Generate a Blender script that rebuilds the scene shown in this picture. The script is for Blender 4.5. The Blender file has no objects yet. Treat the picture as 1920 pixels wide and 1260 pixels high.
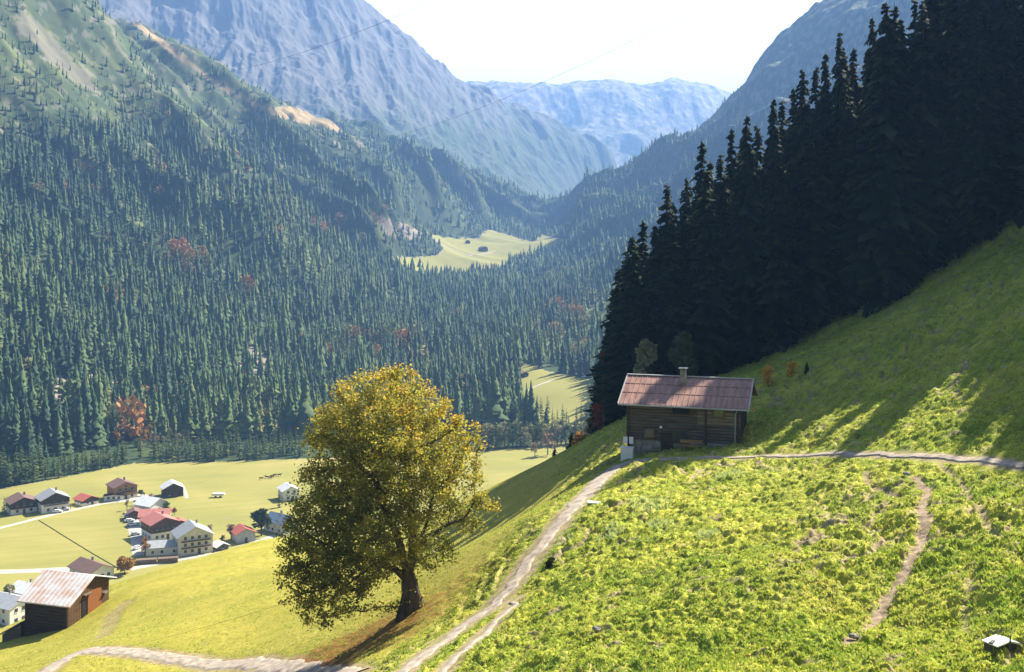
import bpy, math, random
import numpy as np
from math import radians as R, sin, cos, pi, tan
scene = bpy.context.scene
C = scene.collection

# ------------------------------------------------------------------ camera
F, HZ, CX = 2156.0, 420.0, 960.0          # focal length and eye level in photo pixels (1920 x 1260)
cam_d = bpy.data.cameras.new("camera"); cam = bpy.data.objects.new("camera", cam_d); C.objects.link(cam)
cam.location = (0, 0, 0); cam.rotation_euler = (R(90), 0, 0)
cam_d.sensor_width = 36.0; cam_d.lens = 36.0 * F / 1920.0
cam_d.shift_y = -(630.0 - HZ) / 1920.0
cam_d.clip_start = 0.5; cam_d.clip_end = 40000
scene.camera = cam

# ------------------------------------------------------------------ sky, sun, exposure
SUN_AZ, SUN_EL = R(46), R(42)              # azimuth measured from the view direction towards the right
w = bpy.data.worlds.new("World"); scene.world = w; w.use_nodes = True
nt = w.node_tree; bg = nt.nodes["Background"]
sky = nt.nodes.new("ShaderNodeTexSky"); sky.sky_type = 'NISHITA'; sky.sun_disc = False
sky.sun_elevation = SUN_EL; sky.sun_rotation = SUN_AZ; sky.altitude = 1200; sky.air_density = 1.0; sky.dust_density = 5.0; sky.ozone_density = 1.0
# white glow painted into the low sky ahead of the camera
tcw = nt.nodes.new("ShaderNodeTexCoord"); sx_ = nt.nodes.new("ShaderNodeSeparateXYZ"); nt.links.new(tcw.outputs["Generated"], sx_.inputs[0])
dp_ = nt.nodes.new("ShaderNodeVectorMath"); dp_.operation = 'DOT_PRODUCT'; dp_.inputs[1].default_value = (sin(R(8)), cos(R(8)), 0.0); nt.links.new(tcw.outputs["Generated"], dp_.inputs[0])
def mrng(src, a, b, c, d):
    m_ = nt.nodes.new("ShaderNodeMapRange"); m_.interpolation_type = 'SMOOTHSTEP'
    for i_, v_ in zip(("From Min", "From Max", "To Min", "To Max"), (a, b, c, d)): m_.inputs[i_].default_value = v_
    nt.links.new(src, m_.inputs[0]); return m_.outputs[0]
g1 = mrng(dp_.outputs["Value"], 0.72, 0.90, 0, 1); g2 = mrng(sx_.outputs["Z"], 0.20, 0.33, 1, 0)
ml = nt.nodes.new("ShaderNodeMath"); ml.operation = 'MULTIPLY'; nt.links.new(g1, ml.inputs[0]); nt.links.new(g2, ml.inputs[1])
mxs = nt.nodes.new("ShaderNodeMix"); mxs.data_type = 'RGBA'; nt.links.new(ml.outputs[0], mxs.inputs["Factor"]); nt.links.new(sky.outputs[0], mxs.inputs["A"]); mxs.inputs["B"].default_value = (14, 14, 14.2, 1)
nt.links.new(mxs.outputs["Result"], bg.inputs[0]); bg.inputs[1].default_value = 0.05
sl = bpy.data.lights.new("sun", 'SUN'); sl.energy = 5.0; sl.angle = R(0.5); sl.color = (1.0, 0.92, 0.78)
sun = bpy.data.objects.new("sun", sl); C.objects.link(sun)
sd = np.array([sin(SUN_AZ) * cos(SUN_EL), cos(SUN_AZ) * cos(SUN_EL), sin(SUN_EL)])
from mathutils import Vector, Matrix, Euler
sun.rotation_euler = Vector(sd).to_track_quat('Z', 'Y').to_euler()
scene.view_settings.view_transform = 'Standard'; scene.view_settings.look = 'None'
scene.view_settings.gamma = 1; scene.view_settings.exposure = 1.68
cy = scene.cycles
cy.use_denoising = True
cy.max_bounces = 6; cy.diffuse_bounces = 3; cy.glossy_bounces = 2; cy.transmission_bounces = 4; cy.volume_bounces = 1; cy.transparent_max_bounces = 8
cy.sample_clamp_indirect = 6.0

# ------------------------------------------------------------------ numeric helpers
_rs = np.random.RandomState(7)
_perm = np.concatenate([_rs.permutation(1024)] * 3)
_ga = _rs.rand(1024) * 2 * pi
_gx, _gy = np.cos(_ga), np.sin(_ga)
def perlin(x, y):
    x = np.asarray(x, float); y = np.asarray(y, float)
    xi = np.floor(x).astype(np.int64); yi = np.floor(y).astype(np.int64)
    fx = x - xi; fy = y - yi
    def g(ix, iy, dx, dy):
        h = _perm[(_perm[ix & 1023] + iy) & 1023]
        return _gx[h] * dx + _gy[h] * dy
    u = fx * fx * fx * (fx * (fx * 6 - 15) + 10); v = fy * fy * fy * (fy * (fy * 6 - 15) + 10)
    a = g(xi, yi, fx, fy); b = g(xi + 1, yi, fx - 1, fy)
    c = g(xi, yi + 1, fx, fy - 1); d = g(xi + 1, yi + 1, fx - 1, fy - 1)
    return ((a + (b - a) * u) + ((c + (d - c) * u) - (a + (b - a) * u)) * v) * 1.5
def fbm(x, y, o=4, g=0.5):
    s = 0; a = 1.0
    for i in range(o):
        s = s + a * perlin(x * 2 ** i + 17.3 * i, y * 2 ** i - 9.1 * i); a *= g
    return s
def ridged(x, y, o=4, g=0.5):
    s = 0; a = 1.0
    for i in range(o):
        s = s + a * (1 - 2 * np.abs(perlin(x * 2 ** i + 31.7 * i, y * 2 ** i + 5.3 * i))); a *= g
    return s
def sstep(a, b, x):
    t = np.clip((x - a) / (b - a), 0, 1); return t * t * (3 - 2 * t)
def W(px, py, d): return ((px - CX) / F * d, d, (HZ - py) / F * d)
class RBF:
    def __init__(s, pts, extra=(), c=6.0, smooth=0.0):
        P = np.array([W(*p) for p in pts] + list(extra), float)
        s.P = P[:, :2]; s.c = c; n = len(P)
        A = s.k(s.P, s.P) + np.eye(n) * smooth
        Q = np.c_[np.ones(n), s.P / 1000.0]
        M = np.block([[A, Q], [Q.T, np.zeros((3, 3))]])
        s.w = np.linalg.solve(M, np.r_[P[:, 2], 0, 0, 0]); s.n = n
    def k(s, A, B):
        d2 = ((A[:, None, :] - B[None]) ** 2).sum(-1)
        return -np.sqrt(d2 + s.c ** 2)
    def __call__(s, x, y):
        x = np.asarray(x, float); y = np.asarray(y, float); sh = np.broadcast(x, y).shape
        q = np.c_[np.broadcast_to(x, sh).ravel(), np.broadcast_to(y, sh).ravel()]
        out = np.empty(len(q))
        for i in range(0, len(q), 40000):
            b = q[i:i + 40000]
            out[i:i + 40000] = s.k(b, s.P) @ s.w[:s.n] + s.w[s.n] + b @ s.w[s.n + 1:] / 1000.0
        return out.reshape(sh)
def proj(x, y, z): return CX + F * x / y, HZ - F * z / y
def hit(h, px, py, d0, d1, n=1500):
    """first place where the sight line through a photo pixel meets the terrain h"""
    d = np.geomspace(d0, d1, n); x = (px - CX) / F * d
    z = h(x, d); ray = (HZ - py) / F * d
    i = np.argmax(z >= ray)
    if not (z >= ray).any(): i = np.argmin(ray - z)
    return float(x[i]), float(d[i]), float(z[i])
def inpoly(px, py, poly):
    r = np.zeros(np.shape(px), bool); n = len(poly)
    for i in range(n):
        x0, y0 = poly[i]; x1, y1 = poly[(i + 1) % n]
        if y0 == y1: continue
        c = ((y0 > py) != (y1 > py)) & (px < (x1 - x0) * (py - y0) / (y1 - y0) + x0)
        r ^= c
    return r
def polydist(x, y, P):
    best = np.full(np.shape(x), 1e9)
    for (ax, ay), (bx, by) in zip(P[:-1], P[1:]):
        dx, dy = bx - ax, by - ay; L = dx * dx + dy * dy + 1e-9
        t = np.clip(((x - ax) * dx + (y - ay) * dy) / L, 0, 1)
        best = np.minimum(best, np.hypot(x - ax - t * dx, y - ay - t * dy))
    return best

# ------------------------------------------------------------------ materials
def mat(name, col, rough=0.85, var=0.0, scale=1.0, spec=0.2, metal=0.0, stretch=(1, 1, 1), col2=None, bump=0.0, trans=0.0, detail=5.0):
    """noise-varied material: colour between col and col2 over object coordinates"""
    m = bpy.data.materials.new(name); m.use_nodes = True; n = m.node_tree; N = n.nodes; L = n.links
    b = N["Principled BSDF"]; b.inputs["Roughness"].default_value = rough
    b.inputs["Specular IOR Level"].default_value = spec; b.inputs["Metallic"].default_value = metal
    c2 = col2 or tuple(max(0, c * (1 - var)) for c in col)
    tc = N.new("ShaderNodeTexCoord"); mp = N.new("ShaderNodeMapping"); mp.inputs["Scale"].default_value = stretch
    L.new(tc.outputs["Object"], mp.inputs[0])
    nz = N.new("ShaderNodeTexNoise"); nz.inputs["Scale"].default_value = scale; nz.inputs["Detail"].default_value = detail; nz.inputs["Roughness"].default_value = 0.6
    L.new(mp.outputs[0], nz.inputs["Vector"])
    rp = N.new("ShaderNodeValToRGB"); rp.color_ramp.elements[0].position = 0.35; rp.color_ramp.elements[1].position = 0.65
    rp.color_ramp.elements[0].color = (*c2, 1); rp.color_ramp.elements[1].color = (*col, 1)
    L.new(nz.outputs["Fac"], rp.inputs[0]); L.new(rp.outputs[0], b.inputs["Base Color"])
    if bump:
        bp = N.new("ShaderNodeBump"); bp.inputs["Strength"].default_value = 0.6; bp.inputs["Distance"].default_value = bump
        L.new(nz.outputs["Fac"], bp.inputs["Height"]); L.new(bp.outputs[0], b.inputs["Normal"])
    if trans:
        tr = N.new("ShaderNodeBsdfTranslucent"); mx = N.new("ShaderNodeMixShader"); mx.inputs[0].default_value = trans
        L.new(rp.outputs[0], tr.inputs[0]); L.new(b.outputs[0], mx.inputs[1]); L.new(tr.outputs[0], mx.inputs[2])
        L.new(mx.outputs[0], N["Material Output"].inputs[0])
    return m
def tintmat(name, cols, rough=0.8, trans=0.0, attr="tint", spec=0.15, ncol=None, nscale=1.0, namt=0.3):
    """colour ramp over the per-vertex attribute «tint» (kind of leaf, tree or ground, plus painted light on spruces)"""
    m = bpy.data.materials.new(name); m.use_nodes = True; n = m.node_tree; N = n.nodes; L = n.links
    b = N["Principled BSDF"]; b.inputs["Roughness"].default_value = rough; b.inputs["Specular IOR Level"].default_value = spec
    a = N.new("ShaderNodeAttribute"); a.attribute_name = attr
    rp = N.new("ShaderNodeValToRGB"); e = rp.color_ramp.elements
    e[0].position = cols[0][0]; e[0].color = (*cols[0][1], 1); e[1].position = cols[-1][0]; e[1].color = (*cols[-1][1], 1)
    for p, c in cols[1:-1]:
        q = e.new(p); q.color = (*c, 1)
    L.new(a.outputs["Fac"], rp.inputs[0]); out = rp.outputs[0]
    if ncol:
        tc = N.new("ShaderNodeTexCoord"); nz = N.new("ShaderNodeTexNoise"); nz.inputs["Scale"].default_value = nscale; nz.inputs["Detail"].default_value = 6
        L.new(tc.outputs["Object"], nz.inputs["Vector"])
        mx = N.new("ShaderNodeMix"); mx.data_type = 'RGBA'; mx.inputs["B"].default_value = (*ncol, 1)
        mr = N.new("ShaderNodeMapRange"); mr.inputs["From Min"].default_value = 0.45; mr.inputs["From Max"].default_value = 0.7; mr.inputs["To Max"].default_value = namt
        L.new(nz.outputs["Fac"], mr.inputs["Value"]); L.new(mr.outputs[0], mx.inputs["Factor"]); L.new(out, mx.inputs["A"]); out = mx.outputs["Result"]
    L.new(out, b.inputs["Base Color"])
    if trans:
        tr = N.new("ShaderNodeBsdfTranslucent"); ms = N.new("ShaderNodeMixShader"); ms.inputs[0].default_value = trans
        L.new(out, tr.inputs[0]); L.new(b.outputs[0], ms.inputs[1]); L.new(tr.outputs[0], ms.inputs[2])
        L.new(ms.outputs[0], N["Material Output"].inputs[0])
    return m

M = {}
M['spruce'] = tintmat('spruce_needles', [(0, (0.005, 0.010, 0.005)), (0.5, (0.012, 0.024, 0.010)), (1, (0.085, 0.088, 0.026))], 0.8, 0.10, spec=0.05)  # upper ramp colour paints sunlit olive bough tips
M['valley_spruce'] = tintmat('valley_spruce_needles', [(0, (0.035, 0.07, 0.028)), (0.5, (0.11, 0.15, 0.045)), (1, (0.27, 0.27, 0.09))], 0.8, 0.35)
M['forest'] = tintmat('forest_trees', [(0, (0.012, 0.030, 0.018)), (0.35, (0.028, 0.062, 0.028)), (0.62, (0.085, 0.13, 0.042)), (0.72, (0.13, 0.15, 0.05)), (0.8, (0.28, 0.19, 0.06)), (0.9, (0.36, 0.17, 0.06)), (1, (0.32, 0.12, 0.055))], 0.8, 0.1)
M['bark'] = mat('bark', (0.11, 0.085, 0.06), 0.95, 0.6, 2.5, stretch=(1, 1, 0.25), bump=0.03)
M['bark_grey'] = mat('pale_bark', (0.20, 0.16, 0.13), 0.95, 0.5, 3.0)
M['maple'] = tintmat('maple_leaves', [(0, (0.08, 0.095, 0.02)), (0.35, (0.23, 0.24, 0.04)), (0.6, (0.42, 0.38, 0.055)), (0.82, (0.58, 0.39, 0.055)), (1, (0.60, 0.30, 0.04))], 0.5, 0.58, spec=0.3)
def leafm(n, a, b): return mat(n, a, 0.7, scale=0.9, col2=b, trans=0.3)
M['leaf_green'] = leafm('leaves_green', (0.10, 0.13, 0.03), (0.04, 0.07, 0.02))
M['leaf_dark'] = leafm('leaves_dark', (0.06, 0.075, 0.022), (0.02, 0.035, 0.012))
M['leaf_orange'] = leafm('leaves_orange', (0.42, 0.20, 0.035), (0.25, 0.15, 0.04))
M['leaf_red'] = leafm('leaves_red', (0.40, 0.09, 0.04), (0.22, 0.07, 0.03))
M['leaf_yellow'] = leafm('leaves_yellow', (0.85, 0.50, 0.05), (0.65, 0.38, 0.05))
M['leaf_pale'] = leafm('leaves_pale_olive', (0.34, 0.32, 0.16), (0.18, 0.19, 0.08))
M['leaf_bare'] = leafm('twigs_pinkish', (0.33, 0.22, 0.13), (0.22, 0.14, 0.09))
M['white_wall'] = mat('white_render', (0.72, 0.70, 0.66), 0.9, 0.15, 0.5)
M['cream_wall'] = mat('cream_render', (0.66, 0.60, 0.48), 0.9, 0.15, 0.5)
M['wood_dark'] = mat('dark_timber', (0.085, 0.058, 0.038), 0.9, 0.6, 1.2, stretch=(0.4, 0.4, 6), bump=0.02)
M['wood_brown'] = mat('brown_timber', (0.14, 0.08, 0.042), 0.85, 0.45, 1.2, stretch=(0.4, 0.4, 6))
M['wood_tan'] = mat('tan_timber', (0.38, 0.22, 0.10), 0.85, 0.35, 1.2, stretch=(0.4, 0.4, 6))
M['wood_orange'] = mat('orange_stained_timber', (0.27, 0.10, 0.03), 0.8, 0.3, 1.5, stretch=(5, 5, 0.4))
M['wood_grey'] = mat('weathered_grey_timber', (0.16, 0.13, 0.10), 0.9, 0.55, 1.0, stretch=(0.5, 0.5, 7), bump=0.02)
M['roof_brown'] = mat('brown_roof', (0.20, 0.12, 0.10), 0.75, 0.3, 1.2, spec=0.3)
M['roof_pink'] = mat('pink_red_roof', (0.46, 0.17, 0.14), 0.7, 0.2, 0.8, spec=0.4)
M['roof_red'] = mat('red_roof', (0.45, 0.12, 0.08), 0.7, 0.2, 1.0, spec=0.4)
M['roof_grey'] = mat('grey_sheet_roof', (0.36, 0.38, 0.40), 0.5, 0.2, 0.8, spec=0.5)
M['roof_white'] = mat('pale_sheet_roof', (0.72, 0.73, 0.72), 0.45, 0.15, 0.6, spec=0.5)
M['roof_blue'] = mat('blue_grey_roof', (0.14, 0.19, 0.28), 0.6, 0.2, 1.0, spec=0.4)
M['roof_rust'] = mat('rust_stained_sheet_roof', (0.62, 0.63, 0.64), 0.45, scale=0.35, col2=(0.50, 0.30, 0.20), spec=0.5, stretch=(1, 1.6, 1), detail=9)
M['wood_pale'] = mat('pale_old_timber', (0.27, 0.21, 0.14), 0.9, 0.5, 1.0, stretch=(0.5, 0.5, 7))
M['glass'] = mat('window_glass', (0.03, 0.04, 0.05), 0.15, 0.3, 1.0, spec=0.6)
M['dark'] = mat('dark_shade', (0.02, 0.018, 0.015), 0.9, 0.3, 1.0)  # near-black colour standing in for shade in openings and under the block
M['stone'] = mat('pale_stone', (0.34, 0.31, 0.27), 0.95, 0.55, 2.2, bump=0.05)
M['white_paint'] = mat('white_paint', (0.80, 0.80, 0.80), 0.5, 0.08, 1.0)
M['dark_metal'] = mat('dark_metal', (0.035, 0.035, 0.045), 0.5, 0.2, 1.0, spec=0.5)
M['metal'] = mat('grey_metal', (0.42, 0.43, 0.44), 0.4, 0.2, 1.0, spec=0.6)
M['gravel'] = mat('gravel', (0.46, 0.39, 0.31), 0.95, 0.5, 1.6, bump=0.03, detail=9)
M['gravel_white'] = mat('pale_gravel', (0.44, 0.42, 0.37), 0.95, 0.2, 0.3, detail=9)
M['cow'] = mat('brown_hide', (0.12, 0.07, 0.045), 0.8, 0.6, 1.2)
M['logs'] = mat('stacked_logs', (0.28, 0.20, 0.15), 0.9, 0.5, 4.0)
M['cable'] = mat('steel_cable', (0.05, 0.06, 0.08), 0.6, 0.1)

# ------------------------------------------------------------------ object helpers
def tag(o, label=None, cat=None, group=None, kind=None):
    if label: o["label"] = label
    if cat: o["category"] = cat
    if group: o["group"] = group
    if kind: o["kind"] = kind
    return o
def npmesh(name, V, Fc, mats=(), smooth=False, attrs=None, midx=None):
    me = bpy.data.meshes.new(name)
    V = np.asarray(V, np.float32); Fc = np.asarray(Fc, np.int32); k = Fc.shape[1]
    me.vertices.add(len(V)); me.vertices.foreach_set("co", V.ravel())
    me.loops.add(Fc.size); me.loops.foreach_set("vertex_index", Fc.ravel())
    me.polygons.add(len(Fc)); me.polygons.foreach_set("loop_start", np.arange(0, Fc.size, k, dtype=np.int32))
    me.polygons.foreach_set("loop_total", np.full(len(Fc), k, np.int32))
    if smooth: me.polygons.foreach_set("use_smooth", np.ones(len(Fc), bool))
    if midx is not None: me.polygons.foreach_set("material_index", np.asarray(midx, np.int32))
    me.update(calc_edges=True)
    for a, v in (attrs or {}).items():
        at = me.attributes.new(a, 'FLOAT', 'POINT'); at.data.foreach_set("value", np.asarray(v, np.float32).ravel())
    for m in mats: me.materials.append(m)
    return me
def link(name, me, parent=None):
    o = bpy.data.objects.new(name, me); C.objects.link(o)
    if parent: o.parent = parent
    return o
def empty(name, loc=(0, 0, 0), rz=0, s=1.0):
    o = bpy.data.objects.new(name, None); C.objects.link(o); o.location = loc; o.rotation_euler = (0, 0, rz); o.scale = (s, s, s)
    o.empty_display_size = 0.5
    return o
class MB:
    def __init__(s): s.v = []; s.f = []
    def add(s, vs, fs):
        b = len(s.v); s.v += [tuple(p) for p in vs]; s.f += [tuple(i + b for i in f) for f in fs]; return s
    def box(s, c, d, rz=0, rx=0, ry=0):
        m = Matrix.Translation(c) @ Euler((rx, ry, rz)).to_matrix().to_4x4()
        vs = [m @ Vector((sx * d[0] / 2, sy * d[1] / 2, sz * d[2] / 2)) for sx in (-1, 1) for sy in (-1, 1) for sz in (-1, 1)]
        return s.add(vs, [(0, 1, 3, 2), (4, 6, 7, 5), (0, 4, 5, 1), (2, 3, 7, 6), (0, 2, 6, 4), (1, 5, 7, 3)])
    def prism(s, poly, y0, y1, axis='y'):
        n = len(poly); f = (lambda a, b, t: (a, t, b)) if axis == 'y' else (lambda a, b, t: (t, a, b))
        vs = [f(a, b, y0) for a, b in poly] + [f(a, b, y1) for a, b in poly]
        return s.add(vs, [tuple(range(n))[::-1], tuple(range(n, 2 * n))] + [(i, (i + 1) % n, n + (i + 1) % n, n + i) for i in range(n)])
    def tube(s, pts, rad, n=6):
        pts = [Vector(p) for p in pts]; rings = []
        for i, p in enumerate(pts):
            d = (pts[min(i + 1, len(pts) - 1)] - pts[max(i - 1, 0)]).normalized()
            a = d.cross(Vector((0, 0, 1)) if abs(d.z) < .9 else Vector((1, 0, 0))).normalized(); b = d.cross(a)
            r = rad[i] if hasattr(rad, '__len__') else rad
            rings.append([p + (a * cos(2 * pi * k / n) + b * sin(2 * pi * k / n)) * r for k in range(n)])
        vs = [q for rr in rings for q in rr]; fs = []
        for i in range(len(pts) - 1):
            fs += [(i * n + k, i * n + (k + 1) % n, (i + 1) * n + (k + 1) % n, (i + 1) * n + k) for k in range(n)]
        fs += [tuple(range(n))[::-1], tuple((len(pts) - 1) * n + k for k in range(n))]
        return s.add(vs, fs)
    def build(s, name, m, parent=None, smooth=False):
        me = bpy.data.meshes.new(name); me.from_pydata(s.v, [], s.f); me.materials.append(m)
        if smooth: me.polygons.foreach_set("use_smooth", [True] * len(me.polygons))
        me.update(); return link(name, me, parent)

def copy_thing(o, loc, rz, s, label=None, group=None):
    c = o.copy(); C.objects.link(c); c.location = loc; c.rotation_euler = (0, 0, rz); c.scale = s if hasattr(s, '__len__') else (s, s, s)
    if label: c["label"] = label
    if group: c["group"] = group
    for ch in list(o.children):
        d = ch.copy(); C.objects.link(d); d.parent = c
    return c

# ================================================================== NEAR HILLSIDE
hill_pts = [(0,1260,130),(0,1210,150),(130,1185,150),(60,1180,160),(210,1120,158),(220,1092,185),(300,1150,140),(400,1100,152),(400,1245,104),(150,1235,112),
 (520,1100,130),(600,1255,80),(520,1006,200),(400,1042,195),(600,1040,162),(740,1260,62),(640,1180,90),(770,1147,85),(700,1000,170),(850,950,160),(940,1130,75),
 (1010,1040,80),(1060,975,86),(1100,930,92),(940,908,165),(1060,846,152),(1000,960,115),(1050,900,118),(1190,792,134),(1120,812,146),(1180,865,106),(1150,860,112),(1210,850,109),
 (1300,852,107),(1400,803,116),(1250,790,122),(1380,700,142),(1250,740,140),(1600,600,145),(1770,500,142),(1920,430,137),(1500,770,112),(1500,690,126),
 (1450,852,100),(1550,850,94),(1750,857,81),(1920,869,71),(1700,750,98),(1600,720,112),(1800,650,106),(1920,700,87),(1920,560,104),(1700,620,120),
 (1920,1260,39),(1650,1260,42),(1400,1260,46),(1100,1260,53),(900,1260,58),(1400,1000,76),(1700,1000,62),(1200,1050,71),(1300,920,90),(1920,1000,57),(1550,1120,55),(1150,970,84),(1600,900,80),(1250,1150,60)]
hill_extra = [(0,0,-7),(0,12,-9.5),(0,25,-13.5),(12,12,-7),(12,25,-11),(-15,25,-17),(-30,40,-27),(-15,0,-11),(25,0,-3),(30,20,-4),(40,45,-6),(-60,60,-42),(-60,0,-32),
 (60,60,1),(80,90,13),(75,115,11),(90,130,22),(110,160,34),(80,160,16),(60,180,4),(40,190,-12),(20,190,-38),(60,240,-8),(100,240,14),(30,240,-60),(0,240,-84),(-45,245,-86),(-80,235,-84),
 (-60,300,-135),(0,300,-135),(60,300,-70),(120,300,-10),(-100,180,-72),(-110,230,-100),(-150,300,-140),(-130,200,-95),(5,190,-55),(-90,130,-62),(-150,150,-95),(-160,60,-80),(-10,350,-160),(60,350,-130),(-150,350,-160)]
hillbase = RBF(hill_pts, hill_extra, c=9.0, smooth=0.8)
def bh(px, py): return hit(hillbase, px, py, 30, 330)
path_px = [(735,1275),(800,1222),(860,1180),(925,1135),(955,1105),(985,1060),(1015,1020),(1045,985),(1075,950),(1103,922),(1128,895),(1160,872),(1200,862),(1260,860),(1330,858),(1440,854),(1550,851),(1650,852),(1750,857),(1840,862),(1935,872)]
path_w = [1.1,1.1,1.1,1.1,1.15,1.2,1.2,1.3,1.45,1.8,2.1,2.0,1.2,.9,.7,.6,.6,.6,.65,.7,.75]
path2_px = [(815,1275),(850,1240),(885,1205),(915,1178),(945,1155),(965,1125)]
pathL_px = [(70,1275),(105,1245),(150,1221),(205,1220),(280,1228),(360,1238),(440,1244),(520,1249),(600,1256),(660,1268)]
def topath(pp): return np.array([bh(*p)[:2] for p in pp])
pathA, pathB, pathC = topath(path_px), topath(path2_px), topath(pathL_px)
trails_px = [[(1708,900),(1745,925),(1730,955),(1732,1000),(1715,1040),(1680,1085),(1635,1145),(1590,1200)],
 [(1625,885),(1630,915),(1660,925),(1720,945)],[(1760,870),(1800,900),(1832,945),(1850,985),(1880,1010)],[(1830,1060),(1810,1110),(1812,1160)],[(1580,930),(1610,980),(1650,1015)],
 [(190,1195),(205,1170),(215,1148),(235,1130)]]
trails = [topath(t) for t in trails_px]
xp_y, xp_x = pathA[:12, 1], pathA[:12, 0]
o_ = np.argsort(xp_y); xp_y, xp_x = xp_y[o_], xp_x[o_]
TREE = bh(770, 1145)
def near_ground(x, y, micro=True, full=False):
    x = np.asarray(x, float); y = np.asarray(y, float)
    z = hillbase(x, y)
    side = x - np.interp(y, xp_y, xp_x)
    rough = sstep(-9, 1.0, side) * sstep(200, 140, y)
    rough = np.maximum(rough, 0.10 + 0.10 * (fbm(x / 14, y / 14, 2) > 0.1))
    und = 0.55 * fbm(x / 11.0, y / 11.0, 3) * sstep(15, 40, y) * (0.35 + 0.65 * rough) * sstep(115, 85, y) + 0.25 * fbm(x / 5, y / 5, 2) * rough
    pd = polydist(x, y, pathA); pd2 = polydist(x, y, pathB); pd3 = polydist(x, y, pathC)
    pw = np.where(x > 12.5, .62, 1.15)
    pm = np.maximum(np.maximum(sstep(pw + 1.0, pw - 0.1, pd), sstep(1.3, 0.6, pd2)), sstep(2.2, 1.4, pd3))
    und = und * (1 - 0.8 * sstep(5, 1.3, pd))
    z = z + und
    if not micro and not full: return z
    st = z * 1.15 + 0.9 * fbm(x / 7, y / 7, 3) + 0.2 * fbm(x / 1.5, y / 1.5, 2)
    fr = st - np.floor(st); terr = (np.minimum(fr / 0.75, (1 - fr) / 0.25) - 0.5)
    tm = sstep(-0.15, 0.45, fbm(x / 18 + 5, y / 18, 2))
    mic = 0.42 * terr * tm + 0.21 * fbm(x / .85, y / .75, 4, .6) + 0.14 * fbm(x / 3.2, y / 2.6, 2) + 0.16 * np.abs(fbm(x / 0.55, y / 0.5, 2))
    hol = sstep(0.35, 0.75, fbm(x / 1.0 + 40, y / 0.6, 4, .6)); mic = mic - 0.30 * hol
    zz = z + mic * rough * (1 - pm) * 0.95 - 0.05 * pm
    if not full: return zz
    tr = np.zeros_like(z)
    for i, t in enumerate(trails):
        wd = (0.30, 0.22, 0.17, 0.2, 0.15, 0.9)[i] * (1 + 0.5 * fbm(x / 1.2, y / 1.2, 2)); td = polydist(x, y, t)
        tr = np.maximum(tr, sstep(wd * 1.7, wd * 0.6, td) * (1.0, .8, .7, .55, .4, .5)[i])
    zz = zz - 0.10 * tr * (1 - pm); zz = zz + (z - .1 - zz) * .8 * tr
    dirt = np.maximum(tr, sstep(0.42, 0.85, fbm(x / 2.2 + 9, y / 1.4 + 3, 4)) * rough * 0.75)
    dirt = np.maximum(dirt, sstep(.76, .93, fr) * sstep(-.25, .3, fbm(x / 18 + 5, y / 18, 2)) * rough * .85)
    dirt = np.maximum(dirt, np.maximum(sstep(1.5 * pw, .75 * pw, pd), np.maximum(sstep(1.0, 0.55, pd2), sstep(2.0, 1.2, pd3))) * (0.75 + 0.25 * fbm(x, y, 2)))
    dirt = np.maximum(dirt, hol * rough * 0.45)
    lit = sstep(9, 3, np.hypot((x - TREE[0] + 4.5) * 0.8, (y - TREE[1] + 2.5) * 1.1) + 2.0 * fbm(x / 1.5, y / 1.5, 3))
    return zz, rough, np.clip(dirt, 0, 1), lit
ncol = 1050
uu = np.linspace(-420, 2320, ncol)
dd = np.concatenate([np.geomspace(6, 34, 40, endpoint=False), np.geomspace(34, 165, 1000, endpoint=False), np.geomspace(165, 345, 110)])
X = (uu[None, :] - CX) / F * dd[:, None]; Y = np.repeat(dd[:, None], ncol, 1)
sp = sstep(60, 6, dd)[:, None]; X = X * (1 + 4 * sp)
Z, rough, dirt, litter = near_ground(X, Y, full=True)
def grid_faces(r, c):
    i = np.arange(r * c).reshape(r, c); return np.stack([i[:-1, :-1], i[:-1, 1:], i[1:, 1:], i[1:, :-1]], -1).reshape(-1, 4)
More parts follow.
